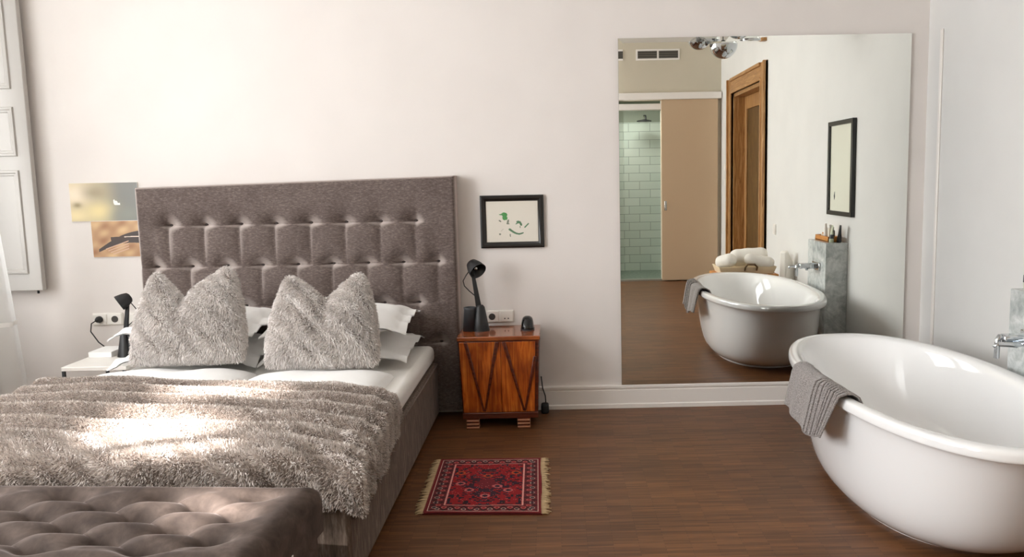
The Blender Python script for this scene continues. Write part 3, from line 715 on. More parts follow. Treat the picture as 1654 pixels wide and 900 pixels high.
socket_row('socket_panel', -.50, -.250, .521, .592, ('plug', 'round', 'small'), 'white triple socket panel on the wall above the wooden nightstand')
sp = socket_row('socket_panel', -2.668, -2.495, .553, .624, ('plug', 'round'), 'white double socket panel on the wall left of the headboard')
obj('cord', MB().tube([(-2.625, -.05, .588), (-2.64, -.075, .575), (-2.645, -.08, .53), (-2.60, -.09, .47), (-2.55, -.10, .435), (-2.50, -.12, .428)], .0035, 8), M['black'], sp, smooth=True)
sw = tag(obj('light_switch', MB().box(-2.47, -2.42, -.010, 0, .553, .624), M['white_plastic'], loc=(-2.44, 0, .55), bevel=.003), 'white light switch on the wall behind the lamp near the window', 'switch')
obj('rocker', MB().box(-2.463, -2.427, -.014, -.009, .560, .617), M['white_plastic'], sw, bevel=.002)
# power adapter behind the nightstand
ad = tag(obj('power_adapter', MB().box(-.102, -.058, -.115, -.050, .0, .055), M['black'], loc=(-.08, -.08, 0), bevel=.010), 'small black power adapter on the floor against the baseboard', 'adapter')
obj('cord', MB().tube([(-.075, -.06, .05), (-.078, -.045, .09), (-.092, -.027, .13), (-.10, -.02, .2)], .0035, 8), M['black'], ad, smooth=True)

# white bedside table by the window
lt = thing('bedside_table', 'low white bedside table partly hidden by the bed near the window', 'table', (-2.46, -.32, 0))
obj('table_top', MB().box(-2.56, -2.225, -.53, -.10, LTZ - .022, LTZ), M['white_plastic'], lt, bevel=.003)
obj('shelf', MB().box(-2.545, -2.245, -.51, -.12, .18, .20), M['white_plastic'], lt, bevel=.003)
for x_, y_ in ((-2.552, -.52), (-2.24, -.52), (-2.552, -.112), (-2.24, -.112)):
    obj('leg', MB().box(x_ - .007, x_ + .007, y_ - .007, y_ + .007, 0, LTZ - .022), M['black_soft'], lt)
bk = tag(obj('booklet', MB().box(-2.545, -2.42, -.30, -.13, LTZ, LTZ + .030), M['linen'], loc=(-2.5, -.2, LTZ), bevel=.002), 'white booklet lying on the low white bedside table', 'booklet')

# ------------------------------------------------------------------ pictures on the back wall
def picture_frame(x0, x1, z0, z1, wd, y1=-.022):
    mb = MB()
    def ring(i, y): return [(x0 + i, y, z0 + i), (x1 - i, y, z0 + i), (x1 - i, y, z1 - i), (x0 + i, y, z1 - i)]
    R = [ring(0, 0), ring(0, y1 * .8), ring(wd * .25, y1), ring(wd * .55, y1 * .95), ring(wd * .8, y1 * .62), ring(wd, y1 * .55), ring(wd, 0)]
    return mb.rings(R, False, False)
fx0, fx1, fz0, fz1 = -.425, -.064, .953, 1.252
pf = thing('picture_frame', 'black framed drawing of loose green brush marks above the nightstand', 'picture', ((fx0 + fx1) / 2, 0, fz0))
obj('frame', picture_frame(fx0, fx1, fz0, fz1, .034), M['frame_black'], pf, angle=30)
nx, nz = 150, 122
gx = np.linspace(fx0 + .03, fx1 - .03, nx + 1); gz = np.linspace(fz0 + .03, fz1 - .03, nz + 1)
A = np.stack(np.meshgrid(gx, gz, indexing='ij') , -1); A = np.stack([A[..., 0], np.full(A.shape[:2], -.010), A[..., 1]], -1)
pa = obj('drawing', MB().grid(A), M['paper'], pf, label='cream paper with green brush marks', fix=False)
# picture coordinates as on the photo: 0..1050 across the 140 px crop
U = ((gx[:-1] + gx[1:]) / 2 - fx0) / (fx1 - fx0) * (885 - 110) + 113; Wv = 755 - ((gz[:-1] + gz[1:]) / 2 - fz0) / (fz1 - fz0) * (755 - 118)
UU, VV = np.meshgrid(U, Wv, indexing='ij'); C_ = np.ones((nx, nz, 3)) * np.array(lin((240, 234, 222)))
G1, G2, G3 = np.array(lin((38, 152, 66))), np.array(lin((64, 122, 84))), np.array(lin((120, 128, 112)))
def ell(cx, cy, a, b, th_, col):
    c, s_ = math.cos(th_), math.sin(th_); x, y = UU - cx, VV - cy; e_ = ((x * c + y * s_) / a) ** 2 + ((-x * s_ + y * c) / b) ** 2
    C_[e_ < 1] = col
ell(408, 352, 36, 26, .3, G1); ell(410, 385, 28, 34, .2, G1); ell(372, 350, 30, 8, .0, G1); ell(428, 395, 18, 22, 0, G1)
ell(352, 428, 20, 8, .6, G3); ell(450, 435, 12, 26, .3, G3); ell(448, 462, 20, 9, .2, G3); ell(348, 588, 13, 11, 0, G3); ell(473, 606, 7, 20, -.1, G3)
ell(580, 446, 30, 16, .2, G2); ell(606, 470, 14, 22, -.5, G2); ell(556, 462, 18, 7, -.5, G2); ell(596, 505, 6, 14, 0, G3)
for tt_ in np.linspace(0, 1, 24): ell(470 + 160 * tt_, 530 + 62 * math.sin(PI * (tt_ * .62 + .02)) - 10 * tt_ ** 3, 16 - 8 * tt_, 13 - 5 * tt_, .3, G2)
for tt_ in np.linspace(0, 1, 12): ell(655 + 45 * tt_, 508 - 44 * tt_, 10 - 6 * tt_, 7, -.8, G2)
for tt_ in np.linspace(0, 1, 10): ell(390 - 30 * tt_, 525 + 30 * tt_, 2.5, 2.5, 0, np.array(lin((190, 182, 168))))
color_attr(pa, C_.reshape(-1, 3))
gl_ = obj('glazing', MB().box(fx0 + .03, fx1 - .03, -.0135, -.012, fz0 + .03, fz1 - .03), M['pane'], pf)

def board(name, x0, x1, z0, z1, y, nx, nz, fn, label, cat='picture', group=None):
    gx = np.linspace(x0, x1, nx + 1); gz = np.linspace(z0, z1, nz + 1)
    q_ = np.stack(np.meshgrid(gx, gz, indexing='ij'), -1); A = np.stack([q_[..., 0], np.full(q_.shape[:2], y), q_[..., 1]], -1)
    root = tag(obj(name, MB().box(x0 - .001, x1 + .001, y + .0005, 0, z0 - .001, z1 + .001), M['white_plastic'], loc=((x0 + x1) / 2, 0, z0)), label, cat, group)
    pr_ = obj('print', MB().grid(A), M['print'], root, fix=False)
    U, W_ = np.meshgrid((np.arange(nx) + .5) / nx, 1 - (np.arange(nz) + .5) / nz, indexing='ij')
    color_attr(pr_, fn(U, W_).reshape(-1, 3)); return root
def gs(U, W, cx, cy, a, b): return np.exp(-(((U - cx) / a) ** 2 + ((W - cy) / b) ** 2))[..., None]
def meadow(U, W):
    L = lambda *c: np.array(lin(c))
    c = L(206, 190, 146) * (1 - U[..., None]) + L(128, 126, 118) * U[..., None]
    c = c + (L(120, 120, 116) - c) * (sm(.45, .75, U) * .9)[..., None]
    for (cx, cy, a, b, col) in ((.1, .3, .22, .3, (240, 224, 200)), (.4, .75, .22, .25, (226, 208, 152)), (.38, .25, .2, .2, (160, 146, 118)), (.1, .58, .07, .08, (150, 132, 96)), (.05, .85, .2, .15, (232, 214, 166)), (.8, .85, .2, .2, (132, 134, 124))):
        g = gs(U, W, cx, cy, a, b); c = c * (1 - g) + L(*col) * g
    bird = (((U - .665) / .030) ** 2 + ((W - .53) / .06) ** 2 < 1) | ((np.abs(U - .70) < .03) & (np.abs(W - .56) < .025)) | (((U - .645) / .012) ** 2 + ((W - .49) / .05) ** 2 < 1)
    c[bird] = L(240, 236, 228); return c
def wing(U, W):
    L = lambda *c: np.array(lin(c))
    n_ = sum(np.sin(a * U + b * W + p_) for a, b, p_ in ((9, 4, 1), (17, -12, 2), (5, 19, .3), (24, 15, 4))) / 4
    c = L(186, 146, 104) + (L(214, 182, 136) - L(150, 108, 74)) * (n_ * .5)[..., None]
    body = (np.abs(W - (.86 - .36 * U - .16 * np.sin(PI * np.clip((U - .1) / .95, 0, 1)))) < .04 + .17 * np.clip(U - .1, 0, 1) * 1.1) & (U > .1)
    c[body] = L(58, 42, 34)
    up_ = (np.abs(W - .50 + .08 * (U - .3)) < .05) & (U > .32) & (U < .62); c[up_] = L(66, 46, 36)
    for k in range(4):
        s_ = np.abs(W - (.60 + .07 * k - .55 * (U - .55))) < .014; c[s_ & (U > .22 + .04 * k) & (U < .62)] = L(206, 168, 142)
    li = (np.abs(W - .44 - .10 * (U - .8) ** 2) < .012) & (U > .55); c[li] = L(226, 208, 190); return np.clip(c, 0, 1)
board('photo_print', -2.735, -2.353, 1.152, 1.366, -.008, 240, 150, meadow, 'upper photo board of a white bird over a blurred meadow', group='unframed photo boards')
board('photo_print', -2.630, -2.300, .947, 1.150, -.008, 220, 150, wing, 'lower photo board of a dark wing on brown, tucked behind headboard', group='unframed photo boards')

# framed sheet on the right wall (seen in the mirror)
y0, y1, z0, z1 = -1.640, -1.115, 1.026, 1.718
pr = thing('framed_sheet', 'tall thin black framed pale sheet on the wall above the marble pillar', 'picture', (XR, (y0 + y1) / 2, z0))
def ringR(i, x): return [(x, y0 + i, z0 + i), (x, y1 - i, z0 + i), (x, y1 - i, z1 - i), (x, y0 + i, z1 - i)]
obj('frame', MB().rings([ringR(0, XR), ringR(0, XR - .03), ringR(.032, XR - .03), ringR(.032, XR)], False, False), M['frame_black'], pr, bevel=.002)
sh = obj('sheet', MB().box(XR - .014, XR - .002, y0 + .03, y1 - .03, z0 + .03, z1 - .03), plain('pale ivory paper', (222, 222, 206), .5), pr)
obj('mark', MB().prism([(-1.52, 1.17), (-1.505, 1.20), (-1.50, 1.16), (-1.512, 1.14)], lambda u_, v_, w_: (w_, u_, v_), XR - .016, XR - .0135), M['black'], sh, label='small dark ink mark')

# ------------------------------------------------------------------ shutter and curtain
SX0, SX1, SY0, SY1 = -3.27, -2.893, -.075, -.04
shu = thing('shutter', 'tall panelled pale grey interior shutter folded against the wall', 'shutter', (SX0, -.06, WZ0))
obj('shutter_leaf', MB().box(SX0, SX1, SY0, SY1, .770, 2.93), M['shutter'], shu, bevel=.004)
for z0, z1 in ((.866, 1.445), (1.52, 1.79), (1.885, 2.82)):
    x0, x1 = SX0 + .07, SX1 - .068
    def rg(i, y): return [(x0 + i, y, z0 + i), (x1 - i, y, z0 + i), (x1 - i, y, z1 - i), (x0 + i, y, z1 - i)]
    obj('panel_moulding', MB().rings([rg(0, SY0 + .001), rg(.004, SY0 - .010), rg(.014, SY0 - .012), rg(.020, SY0 - .004), rg(.028, SY0 - .006), rg(.034, SY0 + .001)], False, False), M['shutter'], shu, angle=35)
obj('bolt', MB().lathe([(.006, 0), (.006, .02)], (SX1 - .04, -.055, .752), 10), M['black'], shu, smooth=True)
for z_ in (1.0, 2.5): obj('hinge', MB().box(SX0 - .01, SX0 + .012, SY0, SY1, z_, z_ + .08), M['black'], shu)

nyc, nzc = 150, 60
yy = np.linspace(-1.75, -.24, nyc)[:, None] * np.ones((1, nzc)); zz = np.linspace(.03, 2.95, nzc)[None, :] * np.ones((nyc, 1))
fl = np.clip((1.7 - zz) / 1.7, 0, 1)
xx = -3.06 + .030 * np.sin(yy * 34) + .012 * np.sin(yy * 71 + 1) + fl * .20 * sm(-.9, -.24, yy) + .02 * np.sin(zz * 2 + yy * 5)
cu = tag(obj('curtain', MB().grid(np.stack([xx, yy, zz], -1)), M['voile'], loc=(-3.0, -1, .03), smooth=True), 'sheer white curtain hanging at the window beside the bed', 'curtain')
hemv = []
row = np.stack([xx, yy, zz], -1)
iz = int(round((.645 - .03) / (2.95 - .03) * (nzc - 1)))
obj('hem_band', MB().grid(np.stack([row[:, iz] + [.004, 0, -.012], row[:, iz] + [.004, 0, .012]], 0)), M['linen'], cu, smooth=True)
obj('curtain_rod', MB().tube([(-3.06, -1.85, 2.97), (-3.06, -.1, 2.97)], .012), M['black'], cu, smooth=True)

# ------------------------------------------------------------------ small rug
rc = [(-.575, -.868), (-.090, -.880), (-.076, -1.545), (-.562, -1.515)]    # back-left, back-right, front-right, front-left
rug = tag(obj('rug', MB().add([(x, y, z) for z in (0, .006) for x, y in rc], [(0, 1, 2, 3), (4, 5, 6, 7), (0, 1, 5, 4), (1, 2, 6, 5), (2, 3, 7, 6), (3, 0, 4, 7)]), plain('dark red wool backing', (92, 20, 22), .95), loc=(-.33, -1.2, 0)),
          'small red oriental rug with pale fringes on the wooden floor', 'rug')
nx, ny = 132, 150
s_, t_ = np.meshgrid(np.linspace(0, 1, nx + 1), np.linspace(0, 1, ny + 1), indexing='ij')
RC = np.array([(*p_, 0) for p_ in rc])
A = ((1 - s_) * (1 - t_))[..., None] * RC[0] + (s_ * (1 - t_))[..., None] * RC[1] + (s_ * t_)[..., None] * RC[2] + ((1 - s_) * t_)[..., None] * RC[3]
A[..., 2] = .0085 + .0012 * np.sin(s_ * 11) * np.sin(t_ * 9)
pile = obj('pile', MB().grid(A), M['rug'], rug, fix=False, label='red pile with dark and cream border')
S, T_ = np.meshgrid((np.arange(nx) + .5) / nx, (np.arange(ny) + .5) / ny, indexing='ij')
L = lambda *c: np.array(lin(c))
RED, DRK, NAV, CRM, ORG, PNK = L(142, 10, 20), L(46, 8, 14), L(26, 16, 36), L(206, 166, 154), L(184, 70, 28), L(190, 96, 94)
C_ = np.ones((nx, ny, 3)) * RED
dS = np.minimum(S, 1 - S) * .49; dT = np.minimum(T_, 1 - T_) * .66; dE = np.minimum(dS, dT)
along = np.where(dS < dT, T_ * .66, S * .49)
C_[dE < .016] = L(112, 10, 20)
b1 = (dE > .016) & (dE < .020); C_[b1] = CRM
bd = (dE >= .020) & (dE < .078)
ph_ = (along / .055) % 1; vv_ = (dE - .020) / .058
C_[bd] = L(100, 24, 32)
zig = np.abs(vv_ - (.5 + .42 * (2 * np.abs(ph_ - .5) * 2 - 1))) ; C_[bd & (zig < .13)] = DRK
ros = ((ph_ - .5) / .22) ** 2 + ((vv_ - .62) / .2) ** 2; C_[bd & (ros < 1)] = PNK; C_[bd & (ros < .35)] = RED
ros2 = (np.minimum(ph_, 1 - ph_) / .2) ** 2 + ((vv_ - .36) / .2) ** 2; C_[bd & (ros2 < 1)] = CRM * .75; C_[bd & (ros2 < .4)] = NAV
b2 = (dE >= .078) & (dE < .084); C_[b2] = L(220, 150, 140)
fld_ = dE >= .084
nn = RNG.random((nx // 3 + 1, ny // 3 + 1)).repeat(3, 0).repeat(3, 1)[:nx, :ny]; nm = (nn + nn[::-1]) / 2   # mirrored motifs
C_[fld_ & (nm > .70)] = NAV; C_[fld_ & (nm < .20)] = DRK
med = np.abs(S - .5) / .30 + np.abs(T_ - .5) / .30
C_[fld_ & (med < 1) & (nm > .45)] = L(52, 22, 40); C_[fld_ & (med < .35)] = L(110, 22, 34)
n3_ = RNG.random((nx, ny)); C_[fld_ & (n3_ > .965)] = PNK
for cx, cy in ((.5, .36), (.24, .3), (.76, .3), (.26, .5), (.6, .55), (.7, .62), (.35, .62), (.5, .72)):
    e_ = ((S - cx) / .045) ** 2 + ((T_ - cy) / .032) ** 2; C_[fld_ & (e_ < 1)] = ORG if cy < .4 else PNK; C_[fld_ & (e_ < .3)] = NAV
C_ *= (.86 + .28 * RNG.random((nx, ny, 1)))
color_attr(pile, np.clip(C_, 0, 1).reshape(-1, 3))
for side, (a, b), sg in (('l', (rc[0], rc[3]), -1), ('r', (rc[1], rc[2]), 1)):
    mb = MB()
    for k in range(90):
        f_ = (k + .5) / 90; x = a[0] + (b[0] - a[0]) * f_; y = a[1] + (b[1] - a[1]) * f_; ln = .026 + .010 * random.random()
        dyy = random.uniform(-.016, .016); ln *= random.uniform(.75, 1.25)
        mb.tube([(x - sg * .004, y, .006), (x + sg * ln * .5, y + dyy * .4, .007), (x + sg * ln, y + dyy, .0035)], [.0028, .0030, .0022], 5)
    obj('fringe', mb, M['fringe'], rug, smooth=True, label='cream tassel fringe', kind='stuff')

# ------------------------------------------------------------------ bathtub
TCX, TCY = 1.472, -1.42
tub = thing('bathtub', 'white freestanding oval bathtub beside the marble pillar', 'bathtub', (TCX + .02, TCY, 0))
def oval(a, b, z, n=96, e=2.25, cx=TCX, cy=TCY):
    out = []
    for j in range(n):
        c, s_ = math.cos(2 * PI * j / n), math.sin(2 * PI * j / n)
        out.append((cx + a * math.copysign(abs(c) ** (2 / e), c), cy + b * math.copysign(abs(s_) ** (2 / e), s_), z))
    return out
RA, RB = .432, .965
lv = [(.285, .50, .016), (.302, .535, .018), (.330, .60, .030), (.357, .672, .062), (.374, .735, .115), (.384, .785, .20), (.391, .83, .31), (.397, .866, .42), (.402, .888, .466),
      (.418, .918, .466), (RA - .003, RB - .006, .466), (RA, RB, .470), (RA, RB, .484), (RA - .001, RB - .002, .499), (RA - .006, RB - .010, .506), (RA - .016, RB - .024, .5085), (RA - .035, RB - .05, .509), (RA - .052, RB - .075, .502), (RA - .062, RB - .092, .485),
      (.350, .80, .40), (.335, .745, .30), (.310, .67, .20), (.275, .58, .135), (.20, .42, .112), (.10, .2, .106), (.02, .04, .104)]
def cxy(z): k = 1 - min(z / .48, 1); return TCX + .025 * k, TCY - .02 * k
mb = MB().rings([oval(a, b, z, cx=cxy(z)[0], cy=cxy(z)[1]) for a, b, z in lv])
obj('basin', mb, M['ceramic'], tub, smooth=True, subsurf=1)
obj('base', MB().rings([oval(.292, .510, 0, cx=cxy(0)[0], cy=cxy(0)[1]), oval(.296, .514, .010, cx=cxy(0)[0], cy=cxy(0)[1]), oval(.290, .506, .018, cx=cxy(0)[0], cy=cxy(0)[1])]), M['ceramic'], tub, smooth=False)
obj('drain', MB().lathe([(.030, .102), (.030, .112), (.022, .115), (.001, .115)], (TCX + .02, TCY - .1, 0), 24), M['brass_drain'], tub, smooth=True, label='steel drain')
obj('overflow', MB().lathe([(.026, 0), (.024, .008), (.001, .010)], (TCX - .30, TCY - .15, .36), 20, Matrix.Rotation(PI / 2, 3, 'Y')), M['brass_drain'], tub, smooth=True, label='steel overflow cap')

# grey towel hung over the rim
def rim_pt(th_, a=RA, b=RB, e=2.25):
    c, s_ = math.cos(th_), math.sin(th_); return np.array([TCX + a * math.copysign(abs(c) ** (2 / e), c), TCY + b * math.copysign(abs(s_) ** (2 / e), s_)])
def towel():
    th = np.linspace(PI * .945, PI * 1.10, 44); rows = []
    prof = [(-.075, .455), (-.072, .482), (-.060, .506), (-.035, .521), (-.010, .522), (.008, .512), (.014, .492), (.016, .46), (.018, .43), (.020, .39), (.021, .372), (.022, .348)]
    A = np.zeros((len(th), len(prof) * 3 - 2, 3))
    tt = np.linspace(0, len(prof) - 1, A.shape[1]); po = np.array([np.interp(tt, range(len(prof)), [q_[0] for q_ in prof]), np.interp(tt, range(len(prof)), [q_[1] for q_ in prof])]).T
    for i, h in enumerate(th):
        p_ = rim_pt(h); p2 = rim_pt(h + .01); tg = p2 - p_; tg /= np.linalg.norm(tg); nr = np.array([tg[1], -tg[0]])
        if nr @ (p_ - np.array([TCX, TCY])) < 0: nr = -nr
        f_ = i / (len(th) - 1)
        rip = .006 * math.sin(f_ * 26) + .010 * math.sin(f_ * 7)
        for j in range(A.shape[1]):
            o_, z = po[j]; hang = np.clip((.5 - z) / .18, 0, 1) if o_ > 0 else 0
            zz_ = z if o_ < 0 else z - hang * (.055 * math.exp(-((f_ - .62) / .3) ** 2) - .006 * math.sin(f_ * 9))
            side = tg * (hang * (.01 - .09 * f_))
            q_ = p_ + nr * (o_ + (.004 + rip) * (1 if o_ > 0 else .3) + .028 * hang) + side
            A[i, j] = (q_[0], q_[1], zz_ + .004)
    return A
TA = towel()
tw = tag(obj('bath_towel', MB().grid(TA), M['knit'], loc=tuple(TA[22, 10]), smooth=True), 'grey ribbed knit towel hanging over the bathtub rim', 'towel')
s2 = tw.modifiers.new('thickness', 'SOLIDIFY'); s2.thickness = .007; s2.offset = 1
for i in range(23, 43, 2):
    obj('rib', MB().tube([tuple(p_ + np.array([-.0075, 0, .0075])) for p_ in TA[i][6:]], .0045, 6), M['knit'], tw, smooth=True)

# ------------------------------------------------------------------ marble pillar, tap, toiletries
PXa, PYa, PYb, PZ = 1.947, -1.651, -1.237, .837
pil = tag(obj('marble_pillar', MB().box(PXa, XR - .001, PYa, PYb, 0, PZ), M['marble'], loc=((PXa + XR) / 2, (PYa + PYb) / 2, 0), bevel=.004), 'square grey veined marble pillar against the right wall', 'pillar')
FZ, FY = .652, -1.43
tap = thing('bath_tap', 'chrome wall mounted bath tap on the face of the marble pillar', 'tap', (PXa, FY, FZ))
X90 = Matrix.Rotation(PI / 2, 3, 'Y')
obj('wall_plate', MB().box(PXa - .012, PXa, FY - .085, FY + .085, FZ - .03, FZ + .03), M['chrome'], tap, bevel=.008)
obj('tap_body', MB().box(PXa - .135, PXa - .006, FY - .026, FY + .026, FZ - .018, FZ + .024), M['chrome'], tap, bevel=.008)
obj('spout', MB().tube([(PXa - .05, FY - .05, FZ - .005), (PXa - .12, FY - .055, FZ - .008), (PXa - .18, FY - .058, FZ - .004), (PXa - .195, FY - .058, FZ - .018)], [.012, .011, .010, .009], 12), M['chrome'], tap, smooth=True)
lev = obj('lever', MB().tube([(PXa - .125, FY, FZ + .012), (PXa - .142, FY, FZ + .014), (PXa - .150, FY, FZ + .002), (PXa - .152, FY, FZ - .074)], [.011, .013, .012, .011], 14), M['chrome'], tap, smooth=True)
obj('diverter', MB().lathe([(.009, -.032), (.012, -.026), (.008, -.014)], (PXa - .075, FY, FZ), 14), M['chrome'], tap, smooth=True)

ty = thing('toiletry_tray', 'small honey coloured wooden tray on top of the marble pillar', 'tray', (2.03, -1.45, PZ))
obj('tray_floor', MB().box(1.985, 2.075, -1.60, -1.30, PZ, PZ + .008), M['tray_wood'], ty)
for a_ in ((1.985, 1.993, -1.60, -1.30), (2.067, 2.075, -1.60, -1.30), (1.985, 2.075, -1.60, -1.592), (1.985, 2.075, -1.308, -1.30)): obj('tray_side', MB().box(*a_, PZ, PZ + .040), M['tray_wood'], ty, bevel=.002)
def bottle(x, y, z, r, h, m, mc, label, name='toiletry_bottle', group='bottles in the wooden tray'):
    b = tag(obj(name, MB().lathe([(r * .9, 0), (r, .004), (r, h * .72), (r * .5, h * .82)], (x, y, z), 18), m, loc=(x, y, z), angle=40), label, 'bottle', group)
    obj('cap', MB().lathe([(r * .62, h * .80), (r * .62, h), (r * .5, h * 1.01)], (x, y, z), 16), mc, b, angle=40); return b
zt_ = PZ + .008
bottle(2.03, -1.395, zt_, .016, .115, M['cream'], M['white_plastic'], 'cream bottle in the middle of the wooden tray')
bottle(2.035, -1.345, zt_, .014, .100, M['amber'], M['white_plastic'], 'dark brown bottle in the wooden tray nearest the tubes')
bottle(2.02, -1.465, zt_, .015, .120, M['white_plastic'], M['white_plastic'], 'white bottle in the wooden tray behind the cream bottle')
bottle(2.03, -1.54, zt_, .018, .050, M['cream'], M['tray_wood'], 'short cream jar at the far end of the wooden tray', 'toiletry_jar')
def tube_(x, y, lean, m, label):
    h = .128; R = []
    for z, a, b in ((0, .016, .016), (.02, .017, .016), (.10, .019, .006), (h, .020, .0015)):
        R.append([(x + b * math.cos(2 * PI * j / 16), y + lean * z + a * math.sin(2 * PI * j / 16), PZ + z) for j in range(16)])
    b = tag(obj('cosmetic_tube', MB().rings(R), m, loc=(x, y, PZ), smooth=True), label, 'tube', 'tubes on the pillar')
    obj('label_band', MB().rings([[(x + (.0165 - .005 * k) * 1.03 * math.cos(2 * PI * j / 16), y + lean * z + (.0176 + .0008 * k) * 1.03 * math.sin(2 * PI * j / 16), PZ + z) for j in range(16)] for k, z in enumerate((.03, .06))], False, False), M['black_soft'], b, smooth=True)
tube_(2.00, -1.275, .16, M['olive'], 'pale green cosmetic tube standing beside the wooden tray')
tube_(2.055, -1.272, .22, M['black_soft'], 'dark cosmetic tube leaning at the mirror side of the pillar top')

# ------------------------------------------------------------------ stool with towels behind the tub (seen in the mirror)
st = thing('towel_stool', 'low wooden stool behind the bathtub carrying the towel basket', 'stool', (1.69, -2.72, 0))
obj('seat', MB().box(1.42, 1.96, -2.92, -2.52, .43, .462), M['tray_wood'], st, bevel=.006)
for x_ in (1.45, 1.93):
    for y_ in (-2.89, -2.55): obj('leg', MB().box(x_ - .02, x_ + .02, y_ - .02, y_ + .02, 0, .43), M['tray_wood'], st, bevel=.004)
bs = thing('towel_basket', 'shallow pale basket tray with dark handle on the wooden stool', 'basket', (1.69, -2.70, .462))
mb = MB()
def rr_(a, b, z): return [(1.69 + sx * a, -2.70 + sy * b, z) for sx, sy in ((-1, -1), (1, -1), (1, 1), (-1, 1))]
obj('basket_body', MB().rings([rr_(.23, .15, .462), rr_(.255, .17, .53), rr_(.245, .16, .53), rr_(.225, .145, .472)]), plain('bleached wicker', (222, 204, 172), .8), bs, bevel=.006)
obj('handle', MB().tube([(1.66, -2.528, .50), (1.66, -2.505, .53), (1.68, -2.50, .555), (1.74, -2.50, .555), (1.765, -2.505, .53), (1.765, -2.528, .50)], .008, 8), M['oak_panel'], bs, smooth=True, label='dark brown handle')
def roll(c, a, r, lab, seed):
    R = []; rg_ = np.random.default_rng(seed); n = 22; A0 = Vector(a)
    P = [Vector(c) - A0 * .5 + A0 * (k / 10) for k in range(11)]
    rad = [r * (.55 if k in (0, 10) else .92 if k in (1, 9) else 1) * rg_.uniform(.93, 1.06) for k in range(11)]
    return tag(obj('rolled_towel', MB().tube(P, rad, 18), M['terry'], loc=tuple(Vector(c) - Vector((0, 0, r))), smooth=True, subsurf=1), lab, 'towel', 'white towels in the basket')
roll((1.515, -2.63, .575), (.12, .14, .05), .062, 'short white rolled towel at the left end of the basket', 1)
roll((1.74, -2.735, .60), (.34, .05, .03), .080, 'long white rolled towel lying along the middle of the basket', 2)
roll((1.80, -2.585, .575), (.26, .04, -.05), .055, 'white rolled towel sloping down at the wall end of the basket', 3)
wt = tag(obj('folded_towel', MB().prism([(-2.66, .30), (-2.48, .30), (-2.48, .66), (-2.52, .67), (-2.60, .54), (-2.66, .48)], lambda u_, v_, w_: (w_, u_, v_), 2.01, 2.075).rot(Matrix.Rotation(.9, 3, 'Z'), (2.03, -2.55, .45)), M['terry'], loc=(2.03, -2.55, .30), bevel=.012), 'white folded towel standing upright between basket and right wall', 'towel')

# ------------------------------------------------------------------ pendant cluster of half mirrored globes (seen in the mirror)
pc = thing('pendant_cluster', 'cluster lamp of half chromed glass globes hanging above the bathtub', 'lamp', (1.25, -1.4, ZC))
obj('ceiling_rose', MB().lathe([(.12, ZC - .03), (.13, ZC)], (1.25, -1.4, 0), 28), M['chrome'], pc, smooth=True)
for gx_, gy_, gz_, gr in ((1.236, -1.40, 2.270, .100), (1.065, -1.43, 2.325, .085), (1.15, -1.52, 2.40, .09), (1.32, -1.28, 2.45, .09), (1.43, -1.40, 2.375, .075)):
    rod = obj('cord', MB().tube([(1.25 + (gx_ - 1.25) * .4, -1.4 + (gy_ + 1.4) * .4, ZC - .02), (gx_, gy_, gz_ + gr * 1.02)], .003, 8), M['black'], pc, smooth=True)
    N_ = 16
    low = [(gr * math.sin(a), -gr * math.cos(a)) for a in np.linspace(.01, PI * .5, N_)]; hi = [(gr * math.sin(a), -gr * math.cos(a)) for a in np.linspace(PI * .5, PI * .97, N_)]
    g = obj('globe', MB().lathe(hi, (gx_, gy_, gz_), 32, cap0=False, cap1=False), M['bulb'], pc, smooth=True, label='clear glass globe')
    obj('chrome_bowl', MB().lathe(low, (gx_, gy_, gz_), 32, cap0=False, cap1=False), M['chrome'], g, smooth=True, label='mirrored lower half')
    obj('lamp_holder', MB().lathe([(.018, gr * .45), (.020, gr * 1.0), (.010, gr * 1.08)], (gx_, gy_, gz_), 16), M['black'], g, smooth=True)

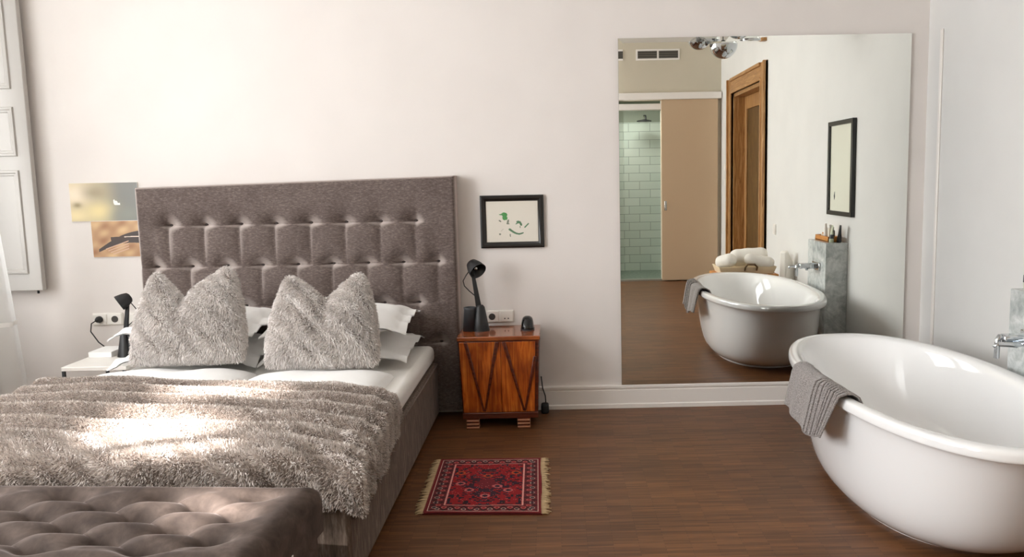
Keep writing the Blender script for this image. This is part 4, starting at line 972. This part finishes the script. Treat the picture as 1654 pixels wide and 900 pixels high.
# ------------------------------------------------------------------ small fittings seen in the mirror
def vent(x0, x1, z0, z1, label):
    v_ = tag(obj('vent_grille', MB().box(x0, x1, YR, YR + .012, z0, z1), M['trim'], loc=((x0 + x1) / 2, YR, z0), bevel=.003), label, 'vent', 'air vents')
    w_ = (x1 - x0); xm_ = (x0 + x1) / 2
    for a, b in ((x0 + .022, xm_ - .012), (xm_ + .012, x1 - .022)):
        rc_ = obj('grille', MB().box(a, b, YR + .010, YR + .014, z0 + .022, z1 - .022), M['grille'], v_)
        for k in range(4):
            zz_ = z0 + .03 + (z1 - z0 - .06) * k / 3
            obj('louvre', MB().box(a, b, YR + .013, YR + .019, zz_ - .003, zz_ + .003), plain('grey louvre', (120, 114, 104), .6), rc_)
vent(1.045, 1.590, 2.765, 2.900, 'white double vent grille high on the wall above the sliding door')
vent(.36, .88, 2.765, 2.900, 'white double vent grille above the shower opening')
sh_ = thing('shower_head', 'dark rain shower head on an arm above the pale green tiles', 'shower', (1.235, SY, 2.1))
obj('shower_arm', MB().tube([(1.27, SY, 2.17), (1.27, SY + .06, 2.17), (1.26, SY + .30, 2.15), (1.26, SY + .34, 2.10)], .010), M['black'], sh_, smooth=True)
obj('rose', MB().lathe([(.10, 2.07), (.10, 2.082), (.02, 2.10)], (1.235, SY + .34, 0), 24), M['black'], sh_, angle=30)
for z0, lb in ((1.385, 'upper white wall switch in the corner beside the sliding door'), (1.20, 'lower white wall switch in the corner beside the sliding door')):
    s_ = tag(obj('wall_switch', MB().box(XR - .012, XR, -5.60, -5.52, z0, z0 + .08), M['white_plastic'], loc=(XR, -5.56, z0), bevel=.003), lb, 'switch', 'wall switches')
    obj('rocker', MB().box(XR - .016, XR - .011, -5.59, -5.53, z0 + .01, z0 + .07), M['white_plastic'], s_, bevel=.002)
s_ = tag(obj('wall_switch', MB().box(XR - .012, XR, -3.27, -3.19, .76, .86), M['white_plastic'], loc=(XR, -3.23, .76), bevel=.003), 'white wall switch on the right wall beside the wooden door', 'switch')
obj('rocker', MB().box(XR - .016, XR - .011, -3.26, -3.20, .77, .85), M['white_plastic'], s_, bevel=.002)
